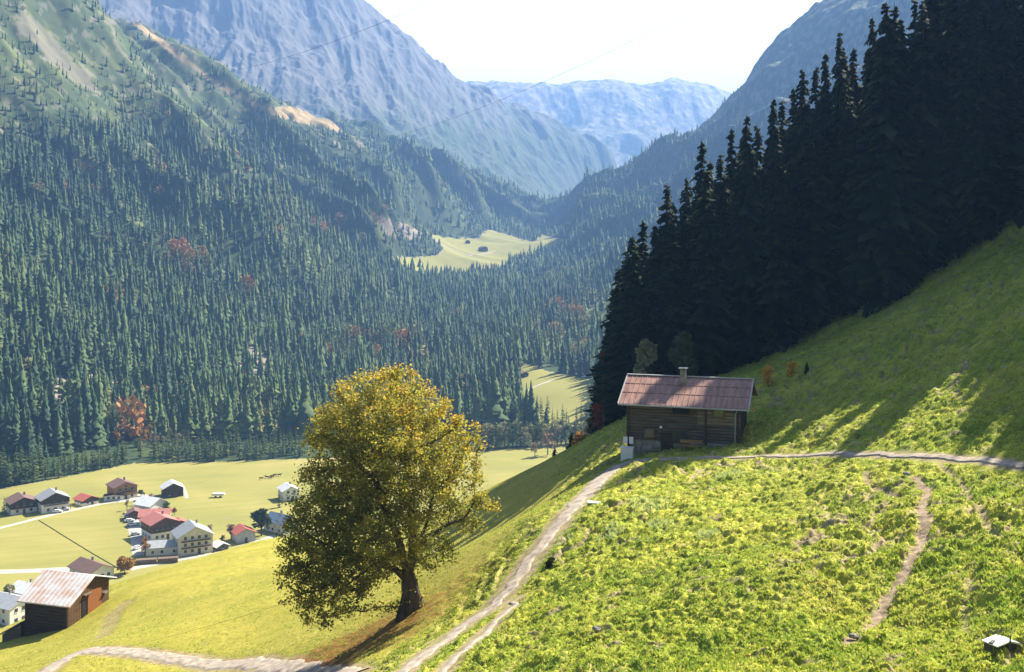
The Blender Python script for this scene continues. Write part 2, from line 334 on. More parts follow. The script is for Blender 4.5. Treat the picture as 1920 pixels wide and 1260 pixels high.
def hill_material():
    m = bpy.data.materials.new("alpine_grass_slope"); m.use_nodes = True; n = m.node_tree; N = n.nodes; L = n.links; b = N["Principled BSDF"]
    b.inputs["Roughness"].default_value = 0.9; b.inputs["Specular IOR Level"].default_value = 0.15
    tc = N.new("ShaderNodeTexCoord")
    def noise(s, d=6, r=.6):
        z = N.new("ShaderNodeTexNoise"); z.inputs["Scale"].default_value = s; z.inputs["Detail"].default_value = d; z.inputs["Roughness"].default_value = r; L.new(tc.outputs["Object"], z.inputs["Vector"]); return z
    def ramp(src, p0, c0, p1, c1):
        r = N.new("ShaderNodeValToRGB"); e = r.color_ramp.elements; e[0].position = p0; e[1].position = p1; e[0].color = (*c0, 1); e[1].color = (*c1, 1); L.new(src, r.inputs[0]); return r.outputs[0]
    def mix(fac, A, B):
        x = N.new("ShaderNodeMix"); x.data_type = 'RGBA'; L.new(fac, x.inputs["Factor"]); L.new(A, x.inputs["A"]); L.new(B, x.inputs["B"]); return x.outputs["Result"]
    def attr(a):
        q = N.new("ShaderNodeAttribute"); q.attribute_name = a; return q.outputs["Fac"]
    lush = ramp(noise(0.7, 8, .7).outputs["Fac"], .36, (0.13, 0.19, 0.018), .62, (0.44, 0.44, 0.045))
    pat = ramp(noise(0.12, 5, .65).outputs["Fac"], .40, (0.17, 0.235, 0.025), .64, (0.50, 0.45, 0.08))
    f5 = N.new("ShaderNodeValue"); f5.outputs[0].default_value = .45
    lush = mix(f5.outputs[0], lush, pat)
    mown = ramp(noise(0.16, 9, .7).outputs["Fac"], .36, (0.24, 0.23, 0.030), .66, (0.38, 0.32, 0.055))
    g = mix(attr("rough"), mown, lush)
    soil = ramp(noise(1.4, 8, .7).outputs["Fac"], .35, (0.17, 0.115, 0.07), .65, (0.40, 0.31, 0.21))
    g = mix(attr("dirt"), g, soil)
    lf = ramp(noise(2.5, 6, .7).outputs["Fac"], .4, (0.10, 0.055, 0.02), .6, (0.32, 0.14, 0.03))
    g = mix(attr("litter"), g, lf)
    L.new(g, b.inputs["Base Color"])
    bp = N.new("ShaderNodeBump"); bp.inputs["Strength"].default_value = 0.7; bp.inputs["Distance"].default_value = 0.10
    L.new(noise(3.5, 8, .75).outputs["Fac"], bp.inputs["Height"]); L.new(bp.outputs[0], b.inputs["Normal"])
    return m
hill = link("hillside", npmesh("hillside", np.c_[X.ravel(), Y.ravel(), Z.ravel()], grid_faces(len(dd), ncol), [hill_material()], True,
     {"rough": rough, "dirt": dirt, "litter": litter * 0.85}))
tag(hill, "steep bright green grass hillside falling from the forest to the valley", kind="structure")
def ng(x, y): return float(near_ground(np.array([x]), np.array([y]))[0])
def gp(px, py):
    """point on the near hillside seen at this photo pixel"""
    x, y, z = bh(px, py); return x, y, ng(x, y)

def resample(P, step):
    P = np.asarray(P); s = np.r_[0, np.cumsum(np.hypot(*np.diff(P, axis=0).T))]
    # Catmull-Rom like smoothing through cubic resampling
    t = np.arange(0, s[-1], step); x = np.interp(t, s, P[:, 0]); y = np.interp(t, s, P[:, 1])
    k = max(3, int(2.5 / step) | 1); ker = np.ones(k) / k
    xp = np.pad(x, k // 2, mode='edge'); yp = np.pad(y, k // 2, mode='edge')
    return np.convolve(xp, ker, 'valid'), np.convolve(yp, ker, 'valid'), t, s
def ribbon(name, P, widths, hfun, m, label, step=0.3, lift=0.03, nc=9, jit=0.26, kind="structure"):
    x, y, t, s = resample(P, step); wd = np.interp(t, s, widths) if hasattr(widths, '__len__') else np.full(len(x), widths)
    tx, ty = np.gradient(x), np.gradient(y); L = np.hypot(tx, ty) + 1e-9; nx, ny = -ty / L, tx / L
    a = np.linspace(-.5, .5, nc); wl = wd * (1 + jit * fbm(t / 1.3, t * 0 + 3, 3)); off = jit * 1.2 * fbm(t / 2.5, t * 0 + 8, 3)
    XX = x[:, None] + nx[:, None] * (a * wl[:, None] + off[:, None]); YY = y[:, None] + ny[:, None] * (a * wl[:, None] + off[:, None])
    ZZ = hfun(XX, YY) + lift
    ZZ[:, 0] -= lift + .12; ZZ[:, -1] -= lift + .12
    o = link(name, npmesh(name, np.c_[XX.ravel(), YY.ravel(), ZZ.ravel()], grid_faces(len(x), nc), [m], True)); tag(o, label, kind=kind)
    return o
def hs(x, y): return near_ground(x, y, micro=False)
ribbon("path", pathA, path_w, hs, M['gravel'], "pale gravel path climbing past the wooden hut across the slope")
ribbon("track", pathB, [0.7, 0.7, 0.7, 0.65, 0.6, .5], hs, M['gravel'], "thin second wheel track beside the gravel path", lift=0.02, nc=5)
ribbon("farm_track", pathC, [2.2] * 10, hs, M['gravel'], "gravel farm track crossing the lower meadow")

# ================================================================== VALLEY AND MOUNTAINS
val_pts = [(-300,960,560),(0,912,590),(250,868,650),(560,856,668),(700,845,690),(480,803,760),(560,798,768),(700,805,755),(960,800,765),(960,766,845),(900,840,696),(1100,815,740),(1100,835,705),
 (0,1070,448),(300,1000,502),(400,930,571),(100,1000,502),(520,990,512),(-300,1000,500),(1000,900,612),(1300,900,610),(100,1260,345),(960,1260,345),(1500,1200,350),
 (0,800,690),(0,700,765),(0,550,905),(0,400,1050),(0,200,1250),(0,0,1450),(0,-200,1650),(-400,0,1250),(-400,400,850),(-400,700,640),(-400,-200,1450),
 (200,800,745),(200,700,850),(200,550,1010),(200,400,1190),(200,200,1480),(190,10,1800),(215,70,2050),(330,112,1950),(370,170,2150),(450,182,2080),(520,216,2180),(560,260,2350),
 (400,720,890),(400,550,1140),(400,400,1420),(400,250,1780),(600,735,930),(600,600,1160),(600,500,1410),(600,400,1720),(600,300,2080),(630,275,2250),
 (750,715,980),(750,600,1310),(750,520,1660),(745,482,1900),(900,715,970),(900,620,1300),(900,545,1700),(800,510,1930),(950,503,1980),(930,432,2600),(1060,452,2480),(1000,470,2250),(760,488,1950),(850,470,2150),
 (700,345,2280),(765,430,2150),(800,440,2350),(900,425,2680),(1000,446,2850),(800,355,2720),(600,226,2640),(700,263,2760),(780,302,2900),(850,362,3000),(920,412,3060),(640,290,2450),(520,190,2700),
 (985,745,860),(1000,700,930),(1110,720,880),(1110,765,800),(980,690,960),(1050,690,950),
 (1000,655,1060),(1080,640,1080),(1160,640,1060),(1160,545,1400),(1090,590,1280),(1060,560,1500),(1100,500,1800),(1000,540,1650),(1150,440,2150),(1040,480,2200),(1120,432,2700),
 (1180,390,2500),(1250,300,2600),(1320,235,2600),(1380,180,2550),(1440,130,2500),(1500,85,2480),(1590,2,2450),(1720,-110,2350),(1250,420,2100),(1350,330,2050),(1450,250,2000),(1250,520,1500),(1350,500,1300),(1300,650,980),(1500,400,1500),(1600,600,850),(1800,300,1400)]
val_extra = [(-700,2300,330),(-600,2700,250),(-420,2900,200),(300,3300,-60),(600,3300,150),(100,3300,-60),(-200,3350,-40),(900,3300,300),(1000,1600,420),(900,900,220),(700,600,60),(400,400,-120),(1000,500,150),(-800,600,60),(-1100,1300,560),(600,3000,200),(800,2800,330)]
valbase = RBF(val_pts, val_extra, c=30.0, smooth=0.0)
def amp_(z, y): return sstep(-128, 0, z)
def gcoord(x, y): return (y + 60 * fbm(x / 300, y / 300 + 4, 2)) / 330 + 0.45 * x / 330
def valley(x, y):
    z = valbase(x, y); px, py = proj(x, y, z)
    a = sstep(-122, -30, z) * np.clip(y / 1500, .35, 1.6)
    a = a * (1 - 0.85 * sstep(0.0, 1.0, np.minimum(sstep(700, 790, px), sstep(1110, 1040, px)) * sstep(2900, 2600, y) * sstep(20, -20, z)))
    x2 = x + 40 * fbm(x / 300, y / 300, 2)
    gul = ridged(gcoord(x, y), x / 1500 + 3, 3)
    ga = 1 - .55 * sstep(60, 200, z)
    return z + a * (ga * (66 * gul - 40) + 20 * fbm(x / 260, y / 260, 4) + 5 * fbm(x / 40, y / 40, 3))
def vp(px, py, d0=355, d1=3200): return hit(valley, px, py, d0, d1)
meadow_far = [(725,478),(765,502),(810,517),(880,514),(930,502),(985,482),(1062,457),(1060,450),(1015,440),(1000,455),(918,430),(898,447),(835,446),(798,436),(833,466),(815,478),(770,484)]
meadow_mid = [(974,683),(986,682),(1008,690),(1045,700),(1125,715),(1125,800),(985,800),(973,740)]
strip = [(462,812),(480,800),(560,788),(575,800),(520,812)]
clear_rub = [(440,655),(475,652),(505,672),(500,700),(470,708),(462,740),(452,740),(450,705)]
clear_a = [(60,745),(110,705),(170,700),(232,705),(215,728),(160,745),(90,765)]
bright = [(780,650),(815,644),(822,662),(800,672)]
ridge_mead = [(232,30),(262,58),(330,108),(400,160),(470,198),(530,222),(650,252),(640,236),(560,200),(500,200),(420,160),(350,105),(290,62),(262,45)]
sparse_r = [(985,650),(1060,592),(1180,505),(1190,560),(1085,635),(1040,665),(1005,680)]
rock_l = [(20,40),(50,20),(110,80),(170,150),(190,175),(150,165),(90,110)]
rub2 = [(700,400),(760,420),(800,440),(770,450),(720,440)]
fans = [(1500//2,255),(0,0)]
scree = [[(860,330),(905,360),(960,405)],]
def near_line(px): return np.interp(px, [-300, 0, 120, 250, 400, 560, 640, 900, 1000, 1100, 1200, 2000], [975, 917, 895, 869, 866, 860, 858, 845, 838, 812, 790, 760])
def masks(x, y, z):
    px, py = proj(x, y, z); n = 3.0 * fbm(px / 9, py / 6, 3); pxn, pyn = px + 1.5 * n, py + n
    far = y > 1400
    mead = (inpoly(pxn, pyn, meadow_far) & (y > 1700)) | (inpoly(pxn, pyn, meadow_mid) & (y < 1100) & (y > 735)) | (inpoly(pxn, pyn, strip) & (y < 850))
    mead = mead | ((py > near_line(px) + 0.4 * n) & (y < 760)) | (inpoly(pxn, pyn, bright) & (y < 1300))
    rm = inpoly(pxn, pyn, ridge_mead) & (y > 1500)
    rub = (inpoly(px + 3 * n, py + 2 * n, clear_rub) | inpoly(px + 3 * n, py + 2 * n, clear_a)) & (y < 1300)
    rub = rub | (inpoly(pxn, pyn, rub2) & (y > 1500))
    sr = inpoly(pxn, pyn, sparse_r) & (y < 1800)
    rk = inpoly(px + 4 * n, py + 4 * n, rock_l) | ((py < 330) & (fbm(px / 16 - py / 20, py / 26, 3) > 0.45) & (px < 700)) | ((py < 235) & (px > 1230) & (fbm(px / 12, py / 12, 3) > 0.15))
    hi = sstep(330, 90, py + 22 * fbm(px / 60, py / 60, 3)) * (px < 900)
    gc = gcoord(x, y); tk = np.abs(perlin(gc * 1.7 + 11, x / 700 + y / 2600)) < .035
    sr = sr | (tk & (perlin(x / 420 + 9, y / 420) > -.1) & (y > 1050) & (py < 560) & (py > 60) & (x < 0))
    return px, py, mead, rm, rub, sr, rk, hi
vc = 1000
uv_ = np.linspace(-650, 2150, vc); dv = np.geomspace(340, 3300, 950)
X = (uv_[None, :] - CX) / F * dv[:, None]; Y = np.repeat(dv[:, None], vc, 1); Z = valley(X, Y)
px, py, mead, rm, rub, sr, rk, hi = masks(X, Y, Z)
field = np.where(mead, 1.0, 0.0)
t = np.full(Z.shape, 0.08)                                   # 0 forest floor .. 1 meadow: see ramp
t = np.where(hi > .5, 0.22, t)
t = np.where(sr, 0.30, t); t = np.where(rk, 0.46, t); t = np.where(rm, 0.60, t); t = np.where(rub, 0.72, t); t = np.where(mead, 0.90, t)
t = t + 0.02 * fbm(X / 30, Y / 30, 3)
patch = perlin(X / 110 + 2, Y / 60) > .15
lines = .45 * patch + fbm((X * .93 + Y * .36) / 90, (Y * .93 - X * .36) / 4.5, 3)
t = np.where(mead & (py > 800) & (Y < 760), 0.91 + 0.06 * fbm(X / 45 + 3, Y / 30, 4) + 0.035 * lines, t)
vmat = tintmat("valley_ground", [(0, (0.018, 0.035, 0.016)), (0.14, (0.03, 0.055, 0.02)), (0.22, (0.05, 0.075, 0.028)), (0.32, (0.10, 0.125, 0.045)), (0.42, (0.13, 0.125, 0.085)), (0.50, (0.17, 0.155, 0.12)),
   (0.58, (0.34, 0.24, 0.12)), (0.66, (0.32, 0.25, 0.11)), (0.70, (0.24, 0.20, 0.17)), (0.78, (0.26, 0.22, 0.18)), (0.86, (0.22, 0.215, 0.055)), (0.92, (0.26, 0.245, 0.065)), (1.0, (0.33, 0.28, 0.09))],
   0.9, ncol=(0.24, 0.24, 0.05), nscale=0.035, namt=0.22)
val = link("valley_terrain", npmesh("valley_terrain", np.c_[X.ravel(), Y.ravel(), Z.ravel()], grid_faces(len(dv), vc), [vmat], True, {"tint": np.clip(t, 0, 1)}))
tag(val, "valley floor meadows and the lower mountainsides around it", kind="structure")

def rock_material(name, base, dark, green):
    m = bpy.data.materials.new(name); m.use_nodes = True; n = m.node_tree; N = n.nodes; L = n.links; b = N["Principled BSDF"]
    b.inputs["Roughness"].default_value = 0.95; b.inputs["Specular IOR Level"].default_value = 0.1
    tc = N.new("ShaderNodeTexCoord"); mp = N.new("ShaderNodeMapping"); mp.inputs["Scale"].default_value = (1, 1, .28); L.new(tc.outputs["Object"], mp.inputs[0])
    a = N.new("ShaderNodeTexNoise"); a.inputs["Scale"].default_value = 0.016; a.inputs["Detail"].default_value = 10; a.inputs["Roughness"].default_value = .68; L.new(mp.outputs[0], a.inputs["Vector"])
    r = N.new("ShaderNodeValToRGB"); r.color_ramp.elements[0].position = .42; r.color_ramp.elements[1].position = .60; r.color_ramp.elements[0].color = (*dark, 1); r.color_ramp.elements[1].color = (*base, 1); L.new(a.outputs["Fac"], r.inputs[0])
    at = N.new("ShaderNodeAttribute"); at.attribute_name = "tint"
    mx = N.new("ShaderNodeMix"); mx.data_type = 'RGBA'; L.new(at.outputs["Fac"], mx.inputs["Factor"]); L.new(r.outputs[0], mx.inputs["A"]); mx.inputs["B"].default_value = (*green, 1)
    L.new(mx.outputs["Result"], b.inputs["Base Color"])
    bp = N.new("ShaderNodeBump"); bp.inputs["Strength"].default_value = 1.0; bp.inputs["Distance"].default_value = 3; L.new(a.outputs["Fac"], bp.inputs["Height"]); L.new(bp.outputs[0], b.inputs["Normal"])
    return m
peak_pts = [(-400,-260,4000),(0,-330,4100),(250,-300,4200),(450,-220,4300),(600,-90,4380),(660,-18,4400),(700,18,4450),(735,42,4480),(770,72,4500),(800,105,4520),(825,138,4550),(870,158,4620),
 (300,90,3650),(450,120,3650),(600,160,3750),(400,200,3350),(520,215,3350),(600,250,3350),(700,280,3350),(780,320,3350),(850,370,3400),(900,405,3450),(1000,440,3600),(1050,438,3800),(1096,432,3950),
 (700,180,3900),(760,200,4000),(800,260,3850),(880,330,3700),(960,400,3750),(900,260,4250),(960,320,4150),(1020,385,4050),(1075,424,4050),(880,170,4700),(930,182,4900),(1000,213,5000),(1070,245,5080),(1120,268,5100),(1150,300,5080),(1148,345,4950),(1128,395,4750),(1110,428,4500),
 (100,0,3500),(-200,0,3300),(500,20,3950),(550,-20,4150),(300,-50,3900),(200,150,3300),(0,150,3200)]
peak_extra = [(-1500,5200,500),(-900,5300,550),(-500,5400,480),(-180,5400,440),(0,5500,380),(200,5500,330),(400,5500,200),(560,5100,-60),(500,4700,-80),(480,4200,-80),(250,3500,-60)]
pkbase = RBF(peak_pts, peak_extra, c=20.0)
def peak(x, y):
    z = pkbase(x, y); a = sstep(-40, 250, z)
    x2 = x + 60 * fbm(x / 400, y / 400, 2)
    z = z + a * (26 * ridged(x2 / 210 + y / 900, y / 620, 5, .5) - 18) + (5 + 10 * a) * fbm(x / 90, y / 90, 4)
    return np.where(z > 880, 880 + 85 * np.tanh((z - 880) / 85), z)
up = np.linspace(-420, 1240, 830); dp = np.geomspace(3150, 5600, 540)
X = (up[None, :] - CX) / F * dp[:, None]; Y = np.repeat(dp[:, None], len(up), 1); Z = peak(X, Y); px, py = proj(X, Y, Z)
g = sstep(170, 270, py + 35 * fbm(px / 40, py / 60, 3)) * 0.75 + 0.35 * sstep(.1, .6, fbm(px / 25, py / 40, 3)) * sstep(120, 200, py)
g = g * (1 - 0.9 * sstep(4.5, 1.0, np.abs(polydist(px, py, [(850, 320), (905, 362), (975, 408), (1010, 430)]) + 2 * fbm(px / 9, py / 9, 2))))
o = link("mountain", npmesh("mountain", np.c_[X.ravel(), Y.ravel(), Z.ravel()], grid_faces(len(dp), len(up)), [rock_material("peak_rock", (0.17, 0.163, 0.15), (0.115, 0.112, 0.108), (0.06, 0.085, 0.03))], True, {"tint": np.clip(g, 0, 1)}))
tag(o, "high grey rock peak with scree chutes above the forested slope", kind="structure")
plat_sil = [(700,165),(870,161),(905,156),(960,157),(1010,162),(1060,160),(1100,157),(1125,153),(1180,158),(1225,160),(1262,153),(1300,158),(1345,165),(1372,178),(1420,200),(1550,240)]
plat_pts = [(p, q, 7500) for p, q in plat_sil] + [(p, q + 22, 7050) for p, q in plat_sil] + [(900,300,6000),(1000,320,6000),(1100,330,5900),(1200,330,6000),(1300,300,6200),(1400,300,6300),(1050,380,5500),(1150,385,5500),(1250,370,5600),(1100,425,5350),
  (1000,250,6500),(1100,245,6600),(1200,250,6600),(1300,240,6700),(900,430,5350),(1250,430,5350),(1400,420,5400),(1550,430,5400),(700,430,5400),(1190,262,6350),(1190,290,6300),(1060,215,6900),(1060,235,6800)]
plat_extra = [(x, 8400, 500) for x in (-1500, -500, 500, 1500, 2500)]
plbase = RBF(plat_pts, plat_extra, c=20.0)
def plateau(x, y):
    z = plbase(x, y); return z + 16 * ridged(x / 330, y / 800, 4, .55) - 10 + 12 * fbm(x / 120, y / 200, 4) * sstep(100, 500, z)
up = np.linspace(640, 1640, 640); dp = np.geomspace(5300, 8400, 420)
X = (up[None, :] - CX) / F * dp[:, None]; Y = np.repeat(dp[:, None], len(up), 1); Z = plateau(X, Y); px, py = proj(X, Y, Z)
g = sstep(195, 260, py + 25 * fbm(px / 40, py / 18, 3)) * 0.6 * (1 - .8 * sstep(.2, .5, fbm(px / 30, py / 10, 3)))
o = link("mountain", npmesh("mountain", np.c_[X.ravel(), Y.ravel(), Z.ravel()], grid_faces(len(dp), len(up)), [rock_material("plateau_rock", (0.40, 0.36, 0.32), (0.16, 0.15, 0.14), (0.06, 0.085, 0.03))], True, {"tint": np.clip(g, 0, 1)}))
tag(o, "distant rocky plateau closing the head of the valley", kind="structure")

def batch_crowns(P, Hh, Wd, T, seed, tiers, sides):
    """many small spruces in one sheet of stuff: stacked jagged cones"""
    rs = np.random.RandomState(seed); n = len(P)
    V = []; Fc = []; TT = []; cnt = 0
    nv = tiers * (sides + 1)
    vv = np.zeros((n, nv, 3)); tt = np.zeros((n, nv))
    fs = []
    for k in range(tiers):
        f0 = k / tiers; zb = (.06 + .86 * f0); zt = min(1.0, zb + .94 / tiers * 1.75); rad = Wd * (1 - f0) ** .85 * .5
        a = rs.rand(n, 1) * 2 * pi + np.arange(sides)[None] * 2 * pi / sides
        jr = rs.uniform(.45, 1.25, (n, sides)); o = k * (sides + 1)
        vv[:, o:o + sides, 0] = P[:, 0:1] + np.cos(a) * rad[:, None] * jr; vv[:, o:o + sides, 1] = P[:, 1:2] + np.sin(a) * rad[:, None] * jr
        vv[:, o:o + sides, 2] = P[:, 2:3] + Hh[:, None] * (zb + rs.uniform(-.05, .03, (n, sides)))
        vv[:, o + sides, :2] = P[:, :2]; vv[:, o + sides, 2] = P[:, 2] + Hh * zt
        tt[:, o:o + nv] = T[:, None]
        fs += [(o + i, o + (i + 1) % sides, o + sides) for i in range(sides)]
    tt[:] = T[:, None]
    fa = (np.array(fs)[None] + (np.arange(n) * nv)[:, None, None]).reshape(-1, 3)
    return vv.reshape(-1, 3), fa, tt.ravel()
def batch_round(P, Hh, Wd, T, seed, leaves=120):
    """round autumn broadleaf crowns as clumps of small leaf faces"""
    rs = np.random.RandomState(seed); n = len(P)
    d = rs.normal(size=(n, leaves, 3)); d /= np.linalg.norm(d, axis=2, keepdims=True); d *= rs.uniform(.55, 1.0, (n, leaves, 1))
    c = P[:, None] + d * np.stack([Wd * .5, Wd * .5, Hh * .42], 1)[:, None] + np.array([0, 0, 1.0]) * (Hh * .52)[:, None, None]
    s = (Wd * .10)[:, None, None] * rs.uniform(.6, 1.3, (n, leaves, 1))
    A = rs.normal(size=(n, leaves, 3)); B = rs.normal(size=(n, leaves, 3)); A /= np.linalg.norm(A, axis=2, keepdims=True); B /= np.linalg.norm(B, axis=2, keepdims=True)
    q = np.stack([c + A * s, c + B * s, c - A * s * .8, c - B * s * .8], 2).reshape(-1, 3)
    k = n * leaves; i = np.arange(k) * 4
    return q, np.r_[np.c_[i, i + 1, i + 2], np.c_[i, i + 2, i + 3]], np.repeat(T + 0 * T, leaves * 4)

# ================================================================== SPRUCES
def spruce_crown(seed, whorls, nb, seg=3, ragged=1.0, width=0.155, low=0.10):
    """crown of drooping ragged boughs, height 1"""
    r = random.Random(seed); V = []; Fc = []; T = []
    lean = (0.0, 0.0)
    for i in range(whorls):
        f = (i + r.random() * .6) / whorls; h = low + (1 - low) * f ** 0.92
        if h > .985: continue
        Rr = width * ((1 - h) ** 0.8) * (1.0 - .45 * max(0, .25 - h) / .25) + .008
        for b in range(nb if f < .8 else max(4, nb - 3)):
            if r.random() < .10 * ragged: continue
            a = r.uniform(0, 2 * pi); L = Rr * r.uniform(.62, 1.18) * (1 + (.25 * ragged if r.random() < .12 else 0))
            wd = L * r.uniform(.13, .24) + .003; dr = r.uniform(.15, .65) * L; tb = r.uniform(.25, .6)
            ca, sa = cos(a), sin(a); x0, y0 = lean[0] * h * 4, lean[1] * h * 4
            base = len(V); hh = h + r.uniform(-.01, .01); t0 = tb
            for s in range(seg + 1):
                q = s / seg; rr = L * q; zz = hh + .25 * L * q * (1 - q) * 2 - dr * q * q + (.10 * L * max(0, q - .75) * 4)
                ww = wd * (1 - q) ** .6 * (.35 + 1.3 * min(q * 2.2, 1)) + .0012
                jag = r.uniform(.75, 1.25); sag = ww * r.uniform(.25, .9)
                V += [(x0 + ca * rr - sa * ww * jag, y0 + sa * rr + ca * ww * jag, zz - sag), (x0 + ca * rr, y0 + sa * rr, zz + .004), (x0 + ca * rr + sa * ww, y0 + sa * rr - ca * ww, zz - sag)]
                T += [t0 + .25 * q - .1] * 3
                if s:
                    c0 = base + (s - 1) * 3; c1 = base + s * 3
                    Fc += [(c0, c1, c1 + 1, c0 + 1), (c0 + 1, c1 + 1, c1 + 2, c0 + 2)]
            # hanging twig curtain under the bough
            for _k in range(2):
                q = r.uniform(.35, .95); rr = L * q; zz = hh - dr * q * q; hd = L * r.uniform(.12, .3); k = len(V); wq = L * .10
                V += [(x0 + ca * (rr - wq), y0 + sa * (rr - wq), zz), (x0 + ca * (rr + wq), y0 + sa * (rr + wq), zz), (x0 + ca * rr + wq * .4 * sa, y0 + sa * rr - wq * .4 * ca, zz - hd), (x0 + ca * (rr - wq * .6), y0 + sa * (rr - wq * .6), zz - hd * .8)]
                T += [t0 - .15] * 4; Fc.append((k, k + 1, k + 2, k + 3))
    k = len(V); V += [(-.006, -.004, .93), (.006, -.004, .93), (0, .007, .93), (lean[0] * 4, lean[1] * 4, 1.0)]; T += [.5] * 4
    Fc += [(k, k + 1, k + 3, k + 3), (k + 1, k + 2, k + 3, k + 3), (k + 2, k, k + 3, k + 3)]
    Fc = [f for f in Fc]; return V, Fc, T
def make_spruce(name, seed, label, cat, group, m='spruce', **kw):
    V, Fc, T = spruce_crown(seed, **kw)
    tri = [(f[0], f[1], f[2]) for f in Fc] + [(f[0], f[2], f[3]) for f in Fc if f[2] != f[3]]
    root = empty(name); tag(root, label, cat, group)
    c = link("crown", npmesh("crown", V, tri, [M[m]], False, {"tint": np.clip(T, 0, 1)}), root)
    tb = MB().tube([(0, 0, -.06), (0, 0, .12), (0, 0, .5), (0, 0, .93)], [.016, .013, .008, .002], 6); tb.build("trunk", M['bark'], root)
    return root
# forest on the mountainsides: thousands of trees, one object
rs = np.random.RandomState(11)
def scatter(n, u0, u1, d0, d1, power=1.0):
    u = rs.uniform(u0, u1, n); d = d0 * (d1 / d0) ** (rs.rand(n) ** power)
    return (u - CX) / F * d, d
sx, sy = scatter(230000, -260, 1420, 640, 3100)
sz = valley(sx, sy); px, py, mead, rm, rub, sr, rk, hi = masks(sx, sy, sz)
dens = np.clip((sy / 1300) ** .2, .5, 1.0) * np.where(sy < 1400, 1.0, .85)
def below(poly, dy, k=1): return np.any([inpoly(px, py - q, poly) for q in np.linspace(0, dy, 4)], axis=0)
rubd = (below(clear_rub, 48) | below(clear_a, 52)) & (sy < 1300)
srd = below(sparse_r, 42) & (sy < 1900)
dens = dens * (1 - .80 * hi) * np.where(rk, .12, 1) * np.where(srd, .10, 1) * np.where(rub | rubd, .10, 1)
dens = dens * np.where((fbm(sx / 45, sy / 80, 3) > .34) & (py < 720), .22, 1.0)
dens = dens * (.30 + .70 * sstep(-.30, .15, fbm(sx / 26 + 8, sy / 38, 3)))
dens = dens * np.where((py < 260) & (px > 1150), .35, 1)
keep = (rs.rand(len(sx)) < dens) & ~mead & ~rm
keep &= ~((py > near_line(px) - np.where(px < 620, 42, 30)) & (sy < 770))
# leave out what stands behind the near hillside or the frame edge by a wide margin
keep &= (px > -220) & (px < 1400) & (py > -60)
sx, sy, sz, px, py = sx[keep], sy[keep], sz[keep], px[keep], py[keep]
# thin so that stems keep their distance
cell = {}; ok = np.zeros(len(sx), bool)
for i in range(len(sx)):
    lv = int(math.log2(sy[i]) * 3); c = max(6.3, 2 ** (lv / 3) * .0046); k = (int(sx[i] // c), int(sy[i] // (c * 1.4)), lv)
    if k not in cell: cell[k] = 1; ok[i] = True
sx, sy, sz, px, py = sx[ok], sy[ok], sz[ok], px[ok], py[ok]
n = len(sx); print("forest trees", n)
Hh = (7 + 20 * rs.rand(n) ** 1.1 + 5 * sstep(1150, 800, sy)) * (1 + .35 * fbm(sx / 22, sy / 30 + 5, 2)) * (1 + .25 * fbm(sx / 60, sy / 60, 2)) * np.where(py < 250, .55, 1.0) * np.where((sy > 1700), .85, 1)
Wd = Hh * rs.uniform(.27, .42, n) * np.clip(sy / 1500, .95, 1.3)
T = np.clip(.26 + .15 * rs.normal(size=n) + .20 * fbm(sx / 120, sy / 120, 3) + .22 * ridged(gcoord(sx, sy), sx / 1500 + 3, 3), 0.0, .66)  # tint paints ridges sunlit and gullies shaded, over random tree tone
aut = [(350, 495, 55, 26, .5), (160, 330, 22, 30, .5), (165, 360, 14, 26, .5), (222, 458, 20, 12, .4), (215, 820, 24, 26, .55), (265, 815, 20, 25, .6), (290, 780, 12, 16, .5), (680, 655, 90, 24, .5), (640, 420, 80, 30, .3), (720, 420, 60, 30, .45),
       (250, 640, 10, 10, .5), (470, 555, 10, 8, .6), (800, 690, 40, 18, .5), (205, 760, 14, 22, .4), (310, 370, 40, 40, .15), (120, 320, 60, 40, .15), (850, 340, 30, 40, .12), (1070, 590, 60, 60, .2), (840, 610, 20, 14, .3)]
pa = np.full(n, .006)
for ax, ay, rx, ry, p in aut: pa = np.maximum(pa, p * np.exp(-(((px - ax) / rx) ** 2 + ((py - ay) / ry) ** 2) * 1.2))
isaut = rs.rand(n) < pa
T[isaut] = .67 + .25 * rs.rand(isaut.sum()) ** 1.2; isaut |= (rs.rand(n) < .05) & (py > 700)
T[isaut & (T < .66)] = rs.uniform(.60, .74, (isaut & (T < .66)).sum())
P = np.c_[sx, sy, sz]
vnear = (sy < 900) & ~isaut; near = (sy < 1350) & ~isaut & ~vnear; far = ~near & ~isaut & ~vnear
parts = [batch_crowns(P[vnear], Hh[vnear], Wd[vnear] * 1.1, T[vnear], 6, 11, 8), batch_crowns(P[near], Hh[near], Wd[near], T[near], 1, 6, 7), batch_crowns(P[far], Hh[far], Wd[far], T[far], 2, 3, 5),
         batch_round(P[isaut], Hh[isaut] * .72, Hh[isaut] * .62, T[isaut], 3)]
off = 0; VV = []; FF = []; TT = []
for v, f, tt_ in parts: VV.append(v); FF.append(f + off); TT.append(tt_); off += len(v)
fo = link("forest", npmesh("forest", np.concatenate(VV), np.concatenate(FF), [M['forest']], False, {"tint": np.concatenate(TT)}))
tag(fo, "dense spruce forest with scattered autumn trees covering the mountainsides", kind="stuff")

